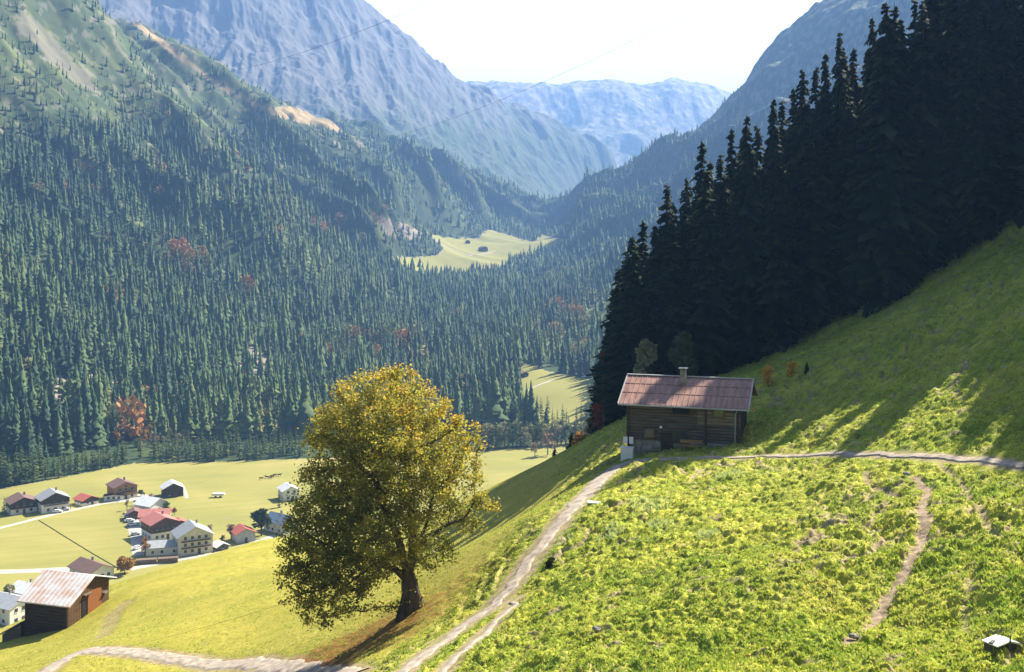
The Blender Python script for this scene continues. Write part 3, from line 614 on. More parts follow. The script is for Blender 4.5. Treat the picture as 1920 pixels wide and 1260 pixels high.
# individual trees of the near wood (right), five kinds of crown
WOODG = "spruces of the dark near forest"
WL = "tall dark spruce inside the near forest behind the wooden hut"
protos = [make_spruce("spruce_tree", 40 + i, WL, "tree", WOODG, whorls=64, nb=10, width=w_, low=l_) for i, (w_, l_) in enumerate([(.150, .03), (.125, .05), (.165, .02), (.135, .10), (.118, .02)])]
used = set()
def place_tree(k, loc, rz, s, label=None, group=None):
    p = protos[k]
    if k not in used:
        used.add(k); p.location = loc; p.rotation_euler = (0, 0, rz); p.scale = s
        if label: p["label"] = label
        if group: p["group"] = group
        return p
    return copy_thing(p, loc, rz, s, label, group)
r = random.Random(5)
def hb(x, y): return float(hillbase(np.array([x]), np.array([y]))[0])
tops = [(1128,655,158),(1142,600,160),(1160,500,156),(1176,470,162),(1186,440,150),(1205,408,155),(1228,420,148),(1250,342,150),(1262,375,156),(1288,330,158),(1315,258,150),(1331,300,156),(1352,285,152),(1372,235,155),(1400,212,148),(1420,230,158),
 (1450,180,150),(1466,230,156),(1488,160,152),(1505,125,147),(1530,120,156),(1548,95,150),(1575,55,146),(1600,85,154),(1636,28,147),(1655,110,152),(1690,30,150),(1715,-5,148),(1745,-30,154),(1770,-40,146),(1800,-60,150),(1835,-70,147),(1870,-80,143),(1905,-80,146),(1940,-90,142)]
placed = []
for i, (tx, ty, d) in enumerate(tops):
    d += 8 * float(sstep(1400, 1560, tx))
    x = (tx - CX) / F * d; zt = (HZ - ty) / F * d; zg = hb(x, d) - .3; h = max(zt - zg, 8)
    ks = (4, 1, 0, 3, 2)[i % 5]; wsc = min(1.25, 27 / h) * r.uniform(.95, 1.2)
    place_tree(ks, (x, d, zg), r.uniform(0, 6.28), (h * wsc, h * wsc, h)); placed.append((x, d))
edge_px = [1120, 1180, 1380, 1600, 1770, 1920, 2120]; edge_d = [160, 143, 145, 149, 146, 141, 150]
top_px = [1120, 1160, 1205, 1250, 1315, 1400, 1505, 1575, 1636, 1715, 1950, 2300]; top_py = [700, 520, 420, 360, 275, 225, 140, 75, 60, 10, -70, -100]
cnt = 0; tries = 0
while cnt < 78 and tries < 8000:
    tries += 1; u = r.uniform(1135, 2080); e = float(np.interp(u, edge_px, edge_d)); d = e + (r.random() ** 1.4) * 26 + (0 if u > 1330 else 1)
    x = (u - CX) / F * d
    if any((x - a) ** 2 + (d - b) ** 2 < 2.6 ** 2 for a, b in placed): continue
    zg = hb(x, d) - .3; ztop = (HZ - float(np.interp(u, top_px, top_py)) - r.uniform(15, 150)) / F * d
    h = ztop - zg
    if h < 11: continue
    h = min(h, 37); k = r.randrange(5); ws = min(1.25, 26 / h) * r.uniform(1.1, 1.35)
    place_tree(k, (x, d, zg), r.uniform(0, 6.28), (h * ws, h * ws, h)); placed.append((x, d)); cnt += 1
print("wood trees", len(placed))
# trees added out of frame, some in the wood, to shade the slope
hd = (sin(SUN_AZ), cos(SUN_AZ)); te = tan(SUN_EL)
def caster(tu, tv, s):
    tx, ty, tz = bh(tu, tv); x, y = tx + hd[0] * s, ty + hd[1] * s; zg = hb(x, y); return x, y, zg, tz + te * s - zg
tips_ = []
for (u, v, c) in [(1425,832,0),(1455,846,1),(1500,815,0),(1520,800,0),(1556,822,0),(1590,846,1),(1604,850,0),(1725,690,0),(1790,655,0),(1850,650,1),(1884,835,1),(1900,850,1),(1920,850,1),(1945,850,1)]:
    tips_ += [(u, v, 1.14)] + ([(u - 6, v - 7, 1.1), (u + 8, v - 9, 1.1)] if c else [])
bnd = lambda u: float(np.interp(u, [1400, 1480, 1560, 1630, 1660, 1740, 1860, 1885, 2000], [800, 775, 780, 770, 700, 650, 640, 805, 830]))
for i_ in range(330):
    u = r.uniform(1420, 1990); tips_.append((u, bnd(u) - 4 - (70 if i_ < 180 else 150) * r.random(), 1.08))
for i_ in range(420):
    u = r.uniform(1480, 2100); v0 = float(np.interp(u, [1380, 1600, 1770, 1920, 2100], [700, 600, 500, 430, 350])); tips_.append((u, v0 + (bnd(u) - 40 - v0) * r.random(), 1.25))
nc_ = 0; offs = []
for k_, (tu, tv, hm) in enumerate(tips_):
    for s in (r.uniform(46, 60), 52, 44, 60, 66, 72):
        x, y, zg, h = caster(tu, tv, s); h *= hm
        off = CX + F * x / y
        inwood = off < 1985 and y > float(np.interp(off, edge_px, edge_d)) + 2 and (zg + h) / y * F + float(np.interp(off, top_px, top_py)) < HZ - 25
        if (off > 1985 or inwood) and 8.5 < h < 37 and (not any((x - a) ** 2 + (y - b) ** 2 < 1.5 ** 2 for a, b in placed)):
            wsc = r.uniform(1.3, 1.7)
            if inwood and nc_ > 290: nc_ += 1; break
            if inwood: place_tree((0, 2, 0, 2, 3)[k_ % 5], (x, y, zg - .2), r.uniform(0, 6.28), (h * wsc, h * wsc, h), WL, WOODG)
            else: offs.append((x, y, zg - .2, h, h * .32 * wsc))
            placed.append((x, y)); nc_ += 1; break
    if nc_ > 640: break
for (x0, y0, z0) in [(15.2, 113.2, -14.4), (16.2, 112.2, -14.9), (18.6, 112.6, -14.1), (19.8, 111.6, -14.6), (21.2, 110.8, -15.2), (10.5, 108, -18), (22, 108, -19), (18, 107, -20.5), (25.5, 109, -18)]:  # spruces added to throw shadows onto the hut and its ground
    for s in (54, 50, 58, 62, 46):
        x, y = x0 + hd[0] * s, y0 + hd[1] * s; zg = hb(x, y); h = (z0 + te * s - zg) * 1.03
        if 9 < h < 40 and not any((x - a) ** 2 + (y - b) ** 2 < 1.2 ** 2 for a, b in placed):
            place_tree(2, (x, y, zg - .2), r.uniform(0, 6.28), (h * .95, h * .95, h), WL, WOODG); placed.append((x, y)); break
for (u, v) in [(1112, 932), (1125, 920), (1142, 908), (1160, 896), (1185, 888), (1215, 882), (1250, 876), (1290, 870), (1325, 866), (1360, 858), (1150, 880), (1175, 872)]:  # taller spruces added to throw shade onto the path below the hut
    for s in (66, 70, 62, 74, 78, 58):
        x, y, zg, h = caster(u, v, s); off = CX + F * x / y; h *= 1.04
        if h < 48 and y > float(np.interp(off, edge_px, edge_d)) + 1 and (zg + h) / y * F > HZ + 10 and not any((x - a) ** 2 + (y - b) ** 2 < 1.0 ** 2 for a, b in placed):
            place_tree(0, (x, y, zg - .2), r.uniform(0, 6.28), (h * .62, h * .62, h), WL, WOODG); placed.append((x, y)); break
print('casters', nc_)
ofa = np.array(offs); v_, f_, t_ = batch_crowns(ofa[:, :3], ofa[:, 3], ofa[:, 4], np.random.RandomState(4).uniform(.1, .6, len(ofa)), 9, 12, 9)
tag(link("shadow_spruces", npmesh("shadow_spruces", v_, f_, [M['spruce']], False, {"tint": t_})), "unseen dark spruces added beyond the frame to cast shadows on the slope", kind="stuff")
# small dark spruces on the open slope
for px_, py_, hp, lab in [(1513, 700, 26, "small dark spruce alone on the shaded slope beside the orange bush"), (1040, 856, 18, "small dark conifer at the meadow end beside the bare pinkish trees"),
                          (1072, 842, 34, "dark young spruce at the foot of the shaded grass bank")]:
    x, y, z = gp(px_, py_) if px_ > 1200 else ((px_ - CX) / F * 176, 176, hb((px_ - CX) / F * 176, 176))
    h = hp / F * y
    if px_ < 1200: h = (HZ - (py_ - hp)) / F * y - z
    place_tree(2, (x, y, z - .1), 1.0, (h * 1.6, h * 1.6, h), lab, "small spruces standing alone"); protos[2]

# valley spruces: individuals in the tree line behind the village and in front of the middle meadow
VG = "spruces of the valley tree line"
VL = "mid green spruce in the tree line between village meadow and mountain forest"
vproto = [make_spruce("spruce_tree", 70 + i, VL, "tree", VG, m='valley_spruce', whorls=17, nb=7, seg=2, width=w_, low=.03) for i, w_ in enumerate([.17, .14, .20, .15])]
vused = set()
def place_v(k, loc, s, label=None, group=None):
    rz = r.uniform(0, 6.28)
    if k not in vused:
        vused.add(k); p = vproto[k]; p.location = loc; p.rotation_euler = (0, 0, rz); p.scale = s
        if label: p["label"] = label
        if group: p["group"] = group
        return p
    return copy_thing(vproto[k], loc, rz, s, label, group)
for i in range(96):
    u = -12 + 585 * ((i + r.uniform(-.35, .35)) / 96)
    yb = float(near_line(u)) - r.choice([1, 3, 7, 12]) + r.uniform(-2, 1)
    if 240 < u < 285 and r.random() < .7: continue
    x, y, z = vp(u, yb); h = r.uniform(11, 15) * (1.45 if u < 75 else 1.0) * (y / 620)
    place_v(r.randrange(4), (x, y, z - .3), (h * 1.15, h * 1.15, h))
VG2, VL2 = "spruces in front of the middle meadow", "slim spruce in the row in front of the sunlit middle meadow"
for (u, top) in [(960, 742), (970, 750), (984, 765), (997, 732), (1008, 752), (1014, 744), (1027, 740), (1036, 762), (1045, 763), (1055, 755), (1062, 764), (1066, 775), (1081, 760), (1090, 750), (1097, 758), (1101, 745), (1108, 760), (950, 735), (940, 745), (930, 755), (1050, 780), (1040, 775), (1020, 772)]:
    x, y, z = vp(u, 797 + r.uniform(-3, 3)); h = max((HZ - top) / F * y - z, 6)
    place_v(r.randrange(4), (x, y, z), (h * .9, h * .9, h), VL2, VG2)
def solo_v(u, v, hp, label):
    x, y, z = vp(u, v); h = hp / F * y; place_v(1, (x, y, z), (h * 1.3, h * 1.3, h), label, "village spruces")
solo_v(8, 966, 36, "dark spruce left of the brown roofed farmhouse")
solo_v(524, 952, 36, "dark spruce in front of the white house beside the big maple")

# ------------------------------------------------------------------ broadleaf trees
def leaf_cloud(rs, centers, radii, n, size, flat=1.0):
    c = np.array(centers, float); w_ = np.array([a[0] * a[1] * a[2] for a in radii]); k = rs.choice(len(c), n, p=w_ / w_.sum())
    d = rs.normal(size=(n, 3)); d /= np.linalg.norm(d, axis=1, keepdims=True); d *= (rs.rand(n, 1) ** .45)
    p = c[k] + d * np.array(radii)[k]
    A = rs.normal(size=(n, 3)); A /= np.linalg.norm(A, axis=1, keepdims=True); B = rs.normal(size=(n, 3)); B -= A * (A * B).sum(1, keepdims=True); B /= np.linalg.norm(B, axis=1, keepdims=True)
    s = size * rs.uniform(.6, 1.3, (n, 1))
    V = np.stack([p - A * s, p + B * s * .6, p + A * s, p - B * s * .6], 1).reshape(-1, 3)
    return V, np.arange(n * 4).reshape(-1, 4), p
def broad(name, label, loc, h, wd, m, seed=0, n=500, bare=False, cat="tree", group=None, low=.2, size=None, bark='bark'):
    rs = np.random.RandomState(seed); root = empty(name, loc); tag(root, label, cat, group)
    nb = 9 if h < 9 else 26; cs = []; rr = []
    for i in range(nb):
        a = rs.rand() * 2 * pi; q = rs.rand() ** .7 * .30 * wd; t_ = rs.rand(); z = h * (low + .14 + (.82 - low - .14) * t_); q *= (1.15 - .6 * t_)
        cs.append((cos(a) * q, sin(a) * q, z)); s = wd * (rs.uniform(.17, .27) if h < 9 else rs.uniform(.09, .17)); q *= 1.0 if h < 9 else 1.25; cs[-1] = (cos(a) * q, sin(a) * q, z); rr.append((s, s, min(s, h * .2)))
    V, Fc, _p = leaf_cloud(rs, cs, rr, n, size or wd * (.085 if h < 9 else .06))
    link("crown", npmesh("crown", V, Fc, [m]), root)
    tb = MB().tube([(0, 0, -.5), (0, 0, h * .3), (.02 * wd, 0, h * .65)], [h * .03, h * .022, h * .008], 6)
    for c in cs[:6]: tb.tube([(0, 0, h * .25), (c[0] * .6, c[1] * .6, (h * .25 + c[2]) / 2 + .1), c], [h * .014, h * .009, h * .003], 4)
    tb.build("trunk", M[bark], root); return root
def vtree(u, v, hp, wp, m, label, n=450, group=None, **kw):
    x, y, z = vp(u, v); return broad("broadleaf_tree", label, (x, y, z), hp / F * y, wp / F * y, M[m], seed=int(u * 7 + v), n=n, group=group, **kw)
VTG = "garden trees of the village"
for a in [(490, 1005, 60, 46, 'leaf_dark', "large dark green round tree between the red roofed barn and the blue roofed house", 1400),
          (272, 1044, 42, 22, 'leaf_orange', "narrow orange tree at the left end of the long grey roofed building", 700),
          (234, 1078, 34, 44, 'leaf_orange', "broad orange brown tree beside the brown roofed house below the road", 900),
          (265, 931, 14, 16, 'leaf_green', "small green tree right of the brown roofed chalet", 250),
          (238, 957, 22, 12, 'leaf_bare', "thin pale tree standing left of the pink roofed houses", 180),
          (232, 968, 8, 8, 'leaf_red', "tiny red bush at the parking bays", 120),
          (283, 938, 14, 14, 'leaf_orange', "small orange tree behind the white roofed house", 220),
          (254, 948, 10, 14, 'leaf_dark', "low dark bush at the back of the small brown house", 200),
          (312, 960, 18, 20, 'leaf_green', "green garden tree right of the white roofed house", 350),
          (327, 966, 15, 14, 'leaf_red', "red autumn tree right of the pink roofed houses", 300),
          (257, 965, 14, 12, 'leaf_orange', "orange tree against the small brown house", 220),
          (395, 1012, 34, 18, 'leaf_bare', "tall bare pinkish tree right of the white house with balcony", 220),
          (418, 1016, 14, 14, 'leaf_green', "green bush behind the small white shed", 250),
          (433, 1012, 30, 22, 'leaf_bare', "bare brown tree left of the red roofed barn", 350),
          (132, 957, 14, 8, 'leaf_bare', "small brown tree between the grey roofed house and the low red roofed house", 120),
          (16, 1130, 36, 34, 'leaf_pale', "olive green tree behind the near barn", 600)]:
    vtree(a[0], a[1], a[2], a[3], a[4], a[5], n=a[6], group=VTG)
# pale shrub row along the stream, bare trees in front of it
r2 = random.Random(8)
for i in range(30):
    u = 893 + i * 7.6; v = 846 - i * .45 + r2.uniform(-6, 0)
    vtree(u, v, r2.uniform(48, 58) - i * .2, r2.uniform(26, 38), r2.choice(['leaf_pale', 'leaf_pale', 'leaf_green']), "pale olive tree in the row along the stream", n=420, group="pale trees along the stream", low=.0, bark='bark_grey')
for i in range(26):
    u = 255 + i * 13 + r2.uniform(-5, 5); v = 850 - i * 1.5 + r2.uniform(-18, -4)
    vtree(u, min(v, float(near_line(u)) - 8), r2.uniform(18, 28), r2.uniform(14, 22), r2.choice(['leaf_pale', 'leaf_pale', 'leaf_green', 'leaf_bare']), "pale leafy tree at the foot of the forest behind the tree line", n=260, group="pale trees at the forest foot", low=.0, bark='bark_grey')
vtree(1003, 857, 32, 24, 'leaf_bare', "short bare pinkish tree standing alone on the meadow end", n=260, bark='bark_grey')
vtree(1027, 853, 50, 34, 'leaf_bare', "taller bare pinkish tree beside the stream shrubs", n=420, bark='bark_grey')
vtree(216, 836, 34, 26, 'leaf_orange', "larger orange tree at the foot of the forest above the tree line", n=500)
vtree(268, 838, 38, 26, 'leaf_orange', "orange tree glowing beside the gap in the tree line", n=500)
vtree(290, 795, 22, 12, 'leaf_red', "slim rust red tree at the forest foot", n=260)
def ntree(u, v, d, hp, wp, m, label, n=900, **kw):
    x = (u - CX) / F * d; z = hb(x, d); h = (HZ - (v - hp)) / F * d - z
    return broad("broadleaf_tree", label, (x, d, z - .2), h, wp / F * d, M[m], seed=int(u + v), n=n, **kw)
ntree(1133, 780, 152, 150, 36, 'leaf_red', "dark red tree at the left edge of the near forest", 2600, low=.1, size=.3)
ntree(1122, 800, 154, 60, 40, 'leaf_red', "red brown bush low at the forest edge above the valley", 1100, low=.0, size=.25)
ntree(1088, 832, 168, 36, 44, 'leaf_orange', "orange and olive bushy tree below the forest edge", 900, low=.0, size=.25)
ntree(1110, 815, 162, 40, 34, 'leaf_pale', "pale olive bush below the forest edge", 700, low=.0, size=.25)
ntree(1213, 770, 137, 155, 62, 'leaf_pale', "dull olive broadleaf tree behind the left end of the hut roof", 1500, low=.1, size=.42)
ntree(1280, 760, 136, 155, 70, 'leaf_green', "dull green broadleaf tree behind the hut chimney", 1500, low=.1, size=.42)
def bush(u, v, hp, wp, m, label, n=500):
    x, y, z = gp(u, v); return broad("bush", label, (x, y, z - .1), hp / F * y, wp / F * y, M[m], seed=int(u + v), n=n, cat="bush", low=-.1, size=.13)
bush(1485, 704, 32, 24, 'leaf_yellow', "bright orange yellow bush on the shaded slope right of the hut", 600)
bush(1440, 728, 46, 44, 'leaf_yellow', "dull yellow bush on the shaded slope next to the hut", 700)
bush(1034, 1062, 26, 24, 'leaf_dark', "small dark bush on the slope right of the gravel path", 260)

# ------------------------------------------------------------------ the big maple: space colonisation
def big_maple():
    rs = np.random.RandomState(3); bx, by, bz = gp(770, 1147); sc = by / F
    lobes = [(700,785,108,92),(745,745,70,60),(805,785,62,70),(845,850,66,78),(650,860,92,95),(745,870,110,95),(875,925,56,52),(615,955,80,85),(700,950,85,80),(585,1035,60,68),(560,1080,44,50),(640,1060,70,66),(612,1125,52,48),(575,1120,40,40),(880,950,50,48),(905,925,34,40),(560,1010,42,50),(810,950,62,55),(800,1030,50,36),(850,990,40,30),(690,1110,36,30),(690,1060,60,50),(820,1020,60,50),(770,990,60,60),(520+40,1000,40,50),(650,1130,40,34)]
    cen = []; rad = []; dn = []
    for (u, v, a, b) in lobes:
        yy = 0; ra = a * sc
        cen.append(((u - 770) * sc, rs.uniform(-.6, .6), (1147 - v) * sc)); rad.append((ra, max(ra * 1.25, 1.8) if a > 60 else ra * 1.3, b * sc)); dn.append(a * b * (a if a > 60 else a * .9) * (.45 if u > 780 and v > 900 else 1))
    for (u, v, a, b, yo) in [(720,830,90,90,-3.6),(720,830,90,90,3.6),(640,960,80,80,-3.2),(640,970,80,80,3.2),(800,900,70,70,-3),(800,880,70,75,3.0),(720,960,80,70,-4.2),(650,1050,60,50,-2.5)]:
        cen.append(((u - 770) * sc, yo, (1147 - v) * sc)); rad.append((a * sc, 2.8, b * sc)); dn.append(a * b * 60)
    cen = np.array(cen); rad = np.array(rad); dn = np.array(dn, float); dn /= dn.sum()
    n = 3400; k = rs.choice(len(cen), n, p=dn); d = rs.normal(size=(n, 3)); d /= np.linalg.norm(d, axis=1, keepdims=True); d *= rs.rand(n, 1) ** .30
    A = cen[k] + d * rad[k]; A = A[A[:, 2] > 1.0 + .33 * np.minimum(A[:, 0] + 1.5, 0)]
    inside = lambda p: (((p[:, None] - cen[None]) / rad[None]) ** 2).sum(-1).min(1)
    nodes = [np.array((0, 0, -.4))]; par = [-1]
    def chain(pts, start):
        last = start
        for p in pts: nodes.append(np.array(p, float)); par.append(last); last = len(nodes) - 1
        return last
    t1 = chain([(0, 0, .5), (-.05, 0, 1.3), (-.12, 0, 2.2), (-.2, 0, 3.0)], 0)
    s1 = chain([(-.5, .1, 3.7), (-.7, .1, 4.6), (-1.0, .1, 5.6), (-1.5, .2, 6.6), (-1.9, .2, 7.6), (-2.3, .1, 8.7), (-2.6, 0, 9.8)], t1)
    s2 = chain([(.1, -.2, 3.8), (.2, -.3, 4.8), (.15, -.2, 5.9), (.1, -.1, 7.0), (.1, 0, 8.2), (0, 0, 9.5), (-.3, 0, 10.8)], t1)
    s3 = chain([(.6, .3, 5.2), (1.1, .5, 6.2), (1.4, .6, 7.4), (1.6, .6, 8.7)], t1 + 9)
    s4 = chain([(-1.0, -.4, 3.2), (-1.9, -.6, 3.6), (-2.9, -.7, 4.1), (-3.9, -.8, 4.3)], t1 - 1)
    s5 = chain([(.9, -.3, 5.6), (1.9, -.4, 6.0), (2.9, -.3, 6.6), (3.8, 0, 6.8)], t1 + 9)
    alive = np.ones(len(A), bool); step = .42; kill = .62
    N = nodes
    for it in range(70):
        NA = np.array(N); Al = A[alive]
        if not len(Al): break
        d2 = ((Al[:, None] - NA[None]) ** 2).sum(-1); j = d2.argmin(1); dm = np.sqrt(d2[np.arange(len(Al)), j])
        use = dm < 4.5
        acc = {}
        for ai, ji in zip(np.where(use)[0], j[use]):
            v = (Al[ai] - NA[ji]) / (dm[ai] + 1e-6); acc[ji] = acc.get(ji, 0) + v
        if not acc: break
        for ji, v in acc.items():
            L = np.linalg.norm(v)
            if L < 1e-3: continue
            v = v / L + rs.normal(size=3) * .18 + np.array([0, 0, -.03]); v /= np.linalg.norm(v); N.append(NA[ji] + v * step); par.append(ji)
        NA = np.array(N[-len(acc):]); idx = np.where(alive)[0]; d2 = ((A[idx][:, None] - NA[None]) ** 2).sum(-1).min(1); alive[idx[d2 < kill ** 2]] = False
        if len(N) > 9000: break
    NA = np.array(N); par_ = np.array(par); nn = len(NA); load = np.zeros(nn); ch = np.zeros(nn, int)
    for i in range(nn - 1, 0, -1):
        load[i] += 1 if ch[i] == 0 else 0; load[par_[i]] += load[i]; ch[par_[i]] += 1
    rd = .021 * np.maximum(load, 1) ** .48
    rd = np.minimum(rd, .50); rd[0] = 1.0; rd[1] = .78; rd[2] = .64; rd[3] = .56
    root = empty("maple_tree", (bx, by, bz)); tag(root, "huge round maple tree with green and golden autumn leaves on the lower meadow", "tree")
    V = []; Fc = []
    for i in range(1, nn):
        p = NA[par_[i]]; q = NA[i]; dr = q - p; L = np.linalg.norm(dr)
        if L < 1e-4: continue
        dr /= L; a = np.cross(dr, (0, 0, 1) if abs(dr[2]) < .9 else (1, 0, 0)); a /= np.linalg.norm(a); b = np.cross(dr, a); k = 16 if rd[i] > .4 else (8 if rd[i] > .12 else 4)
        r0 = min(rd[par_[i]], rd[i] * 1.35 if rd[i] < .3 else rd[par_[i]]); o_ = len(V)
        for (c, rr) in ((p, r0), (q + dr * rd[i] * .3, rd[i])):
            for m_ in range(k):
                an = 2 * pi * m_ / k; wob = 1 + (.30 * sin(3 * an + c[2] * .5) + .12 * sin(5 * an + 2)) * (1 if rr > .45 else 0) * (.5 + .8 * max(0, 1.5 - c[2])); V.append(c + (a * cos(an) + b * sin(an)) * rr * wob)
        Fc += [(o_ + m_, o_ + (m_ + 1) % k, o_ + k + (m_ + 1) % k, o_ + k + m_) for m_ in range(k)]
    link("trunk", npmesh("trunk", np.array(V), np.array(Fc), [M['bark']], True), root)
    tips = NA[(load <= 5) & (np.arange(nn) > 25)]
    print("maple nodes", nn, "tips", len(tips))
    per = 50; m_ = len(tips); p = np.repeat(tips, per, 0) + rs.normal(size=(m_ * per, 3)) * np.array([.30, .30, .24])
    q_ = p.copy(); nl = len(p)
    A_ = rs.normal(size=(nl, 3)) * np.array([1, 1, .6]); A_ /= np.linalg.norm(A_, axis=1, keepdims=True); B_ = rs.normal(size=(nl, 3)); B_ -= A_ * (A_ * B_).sum(1, keepdims=True); B_ /= np.linalg.norm(B_, axis=1, keepdims=True)
    kt = 1100; ang = rs.rand(kt) * 2 * pi; rr_ = rs.uniform(.75, 1.7, kt); hz_ = rs.uniform(.4, 4.6, kt)
    tw = np.c_[np.cos(ang) * rr_ - .1, np.sin(ang) * rr_, hz_]; tw = tw[fbm(tw[:, 0] * 1.5, tw[:, 2] * 1.2, 2) > .05]; nt_ = len(tw)
    p = np.r_[p, tw]; A_ = np.r_[A_, A_[:nt_]]; B_ = np.r_[B_, B_[:nt_]]; nl = len(p)
    kp = (fbm(p[:, 0] / .8 + 7, p[:, 2] / .6 + p[:, 1] / 1.1, 2) > -.28) | (rs.rand(nl) < .25); p = p[kp]; A_ = A_[kp]; B_ = B_[kp]; nl = len(p)
    s = rs.uniform(.06, .125, (nl, 1))
    V = np.stack([p - A_ * s, p + B_ * s * .75, p + A_ * s, p - B_ * s * .75], 1).reshape(-1, 3)
    # leaves turn golden first on the outer and upper crown
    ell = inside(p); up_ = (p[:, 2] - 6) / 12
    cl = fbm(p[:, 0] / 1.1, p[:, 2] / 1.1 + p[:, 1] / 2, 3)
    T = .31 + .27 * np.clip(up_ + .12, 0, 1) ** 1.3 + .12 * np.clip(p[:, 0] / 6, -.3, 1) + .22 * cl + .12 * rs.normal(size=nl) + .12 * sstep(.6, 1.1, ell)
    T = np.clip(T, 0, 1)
    link("crown", npmesh("crown", V, np.arange(nl * 4).reshape(-1, 4), [M['maple']], False, {"tint": np.repeat(T, 4)}), root)
big_maple()

# ------------------------------------------------------------------ grass tufts
def grass():
    rs = np.random.RandomState(21); n = 330000
    u = rs.uniform(-40, 1960, n); d = 35 * (150 / 35) ** rs.rand(n); x = (u - CX) / F * d
    zz, rg, dt, lt = near_ground(x, d, full=True)
    pd = np.minimum(np.minimum(polydist(x, d, pathA) - .75, polydist(x, d, pathB) - .3), polydist(x, d, pathC) - 1.0)
    clump = fbm(x / .9 + 3, d / .9, 2); lush = sstep(.25, .6, fbm(x / 9 + 60, d / 9, 3))
    keep = (rs.rand(n) < np.where(rg > .3, .30 + .7 * (clump > .05), .30)) & (pd > 0.12) & (dt < .55)
    px, py = proj(x, d, zz); keep &= (py < 1290) & (py > 420)
    x, d, zz, rg, lush = x[keep], d[keep], zz[keep], rg[keep], lush[keep]; n = len(x); print("tufts", n)
    tus = np.zeros(n)
    for (u_, v_, rr_) in [(1215, 950, 3.0), (1370, 893, 2.6), (1145, 1000, 2.0), (1240, 985, 1.8), (1330, 1010, 1.6), (1060, 1010, 1.2)]:
        cx_, cy_, _z = gp(u_, v_); tus = np.maximum(tus, sstep(1.0, .3, np.hypot((x - cx_) * 1.3, d - cy_) / rr_ + .3 * fbm(x / .7, d / .7, 2)))
    h = rs.uniform(.045, .115, n) * (.45 + .6 * rg) * (1 + .5 * lush) * (1 + 2.2 * tus); k = 3
    V = np.zeros((n, k, 3, 3)); 
    for j in range(k):
        a = rs.rand(n) * 2 * pi; wv = .035 + .03 * rs.rand(n); ox = rs.normal(size=n) * .08; oy = rs.normal(size=n) * .08; ln = rs.uniform(.2, .9, n) * h
        V[:, j, 0] = np.c_[x + ox - np.cos(a) * wv, d + oy - np.sin(a) * wv, zz - .02]; V[:, j, 1] = np.c_[x + ox + np.cos(a) * wv, d + oy + np.sin(a) * wv, zz - .02]
        b = rs.rand(n) * 2 * pi; V[:, j, 2] = np.c_[x + ox + np.cos(b) * ln - .3 * h, d + oy + np.sin(b) * ln, zz + h]
    tn = np.clip(.45 + .22 * rs.normal(size=n) + .35 * fbm(x / 6, d / 6, 3) - .08 * lush - .1 * (rg < .3) + .15 * (rg < .3), 0, .86); tn = np.where(tus > .35, .93 + .07 * rs.rand(n), tn)
    gm = tintmat("grass_blades", [(0, (0.15, 0.24, 0.035)), (.4, (0.29, 0.38, 0.045)), (.75, (0.46, 0.48, 0.07)), (.87, (0.55, 0.46, 0.13)), (.92, (0.26, 0.36, 0.10)), (1, (0.50, 0.54, 0.24))], .6, .45, spec=.3)
    o = link("grass", npmesh("grass", V.reshape(-1, 3), np.arange(n * k * 3).reshape(-1, 3), [gm], False, {"tint": np.repeat(tn, k * 3)}))
    tag(o, "short rough pasture grass in tufts over the near slope", kind="stuff")
grass()

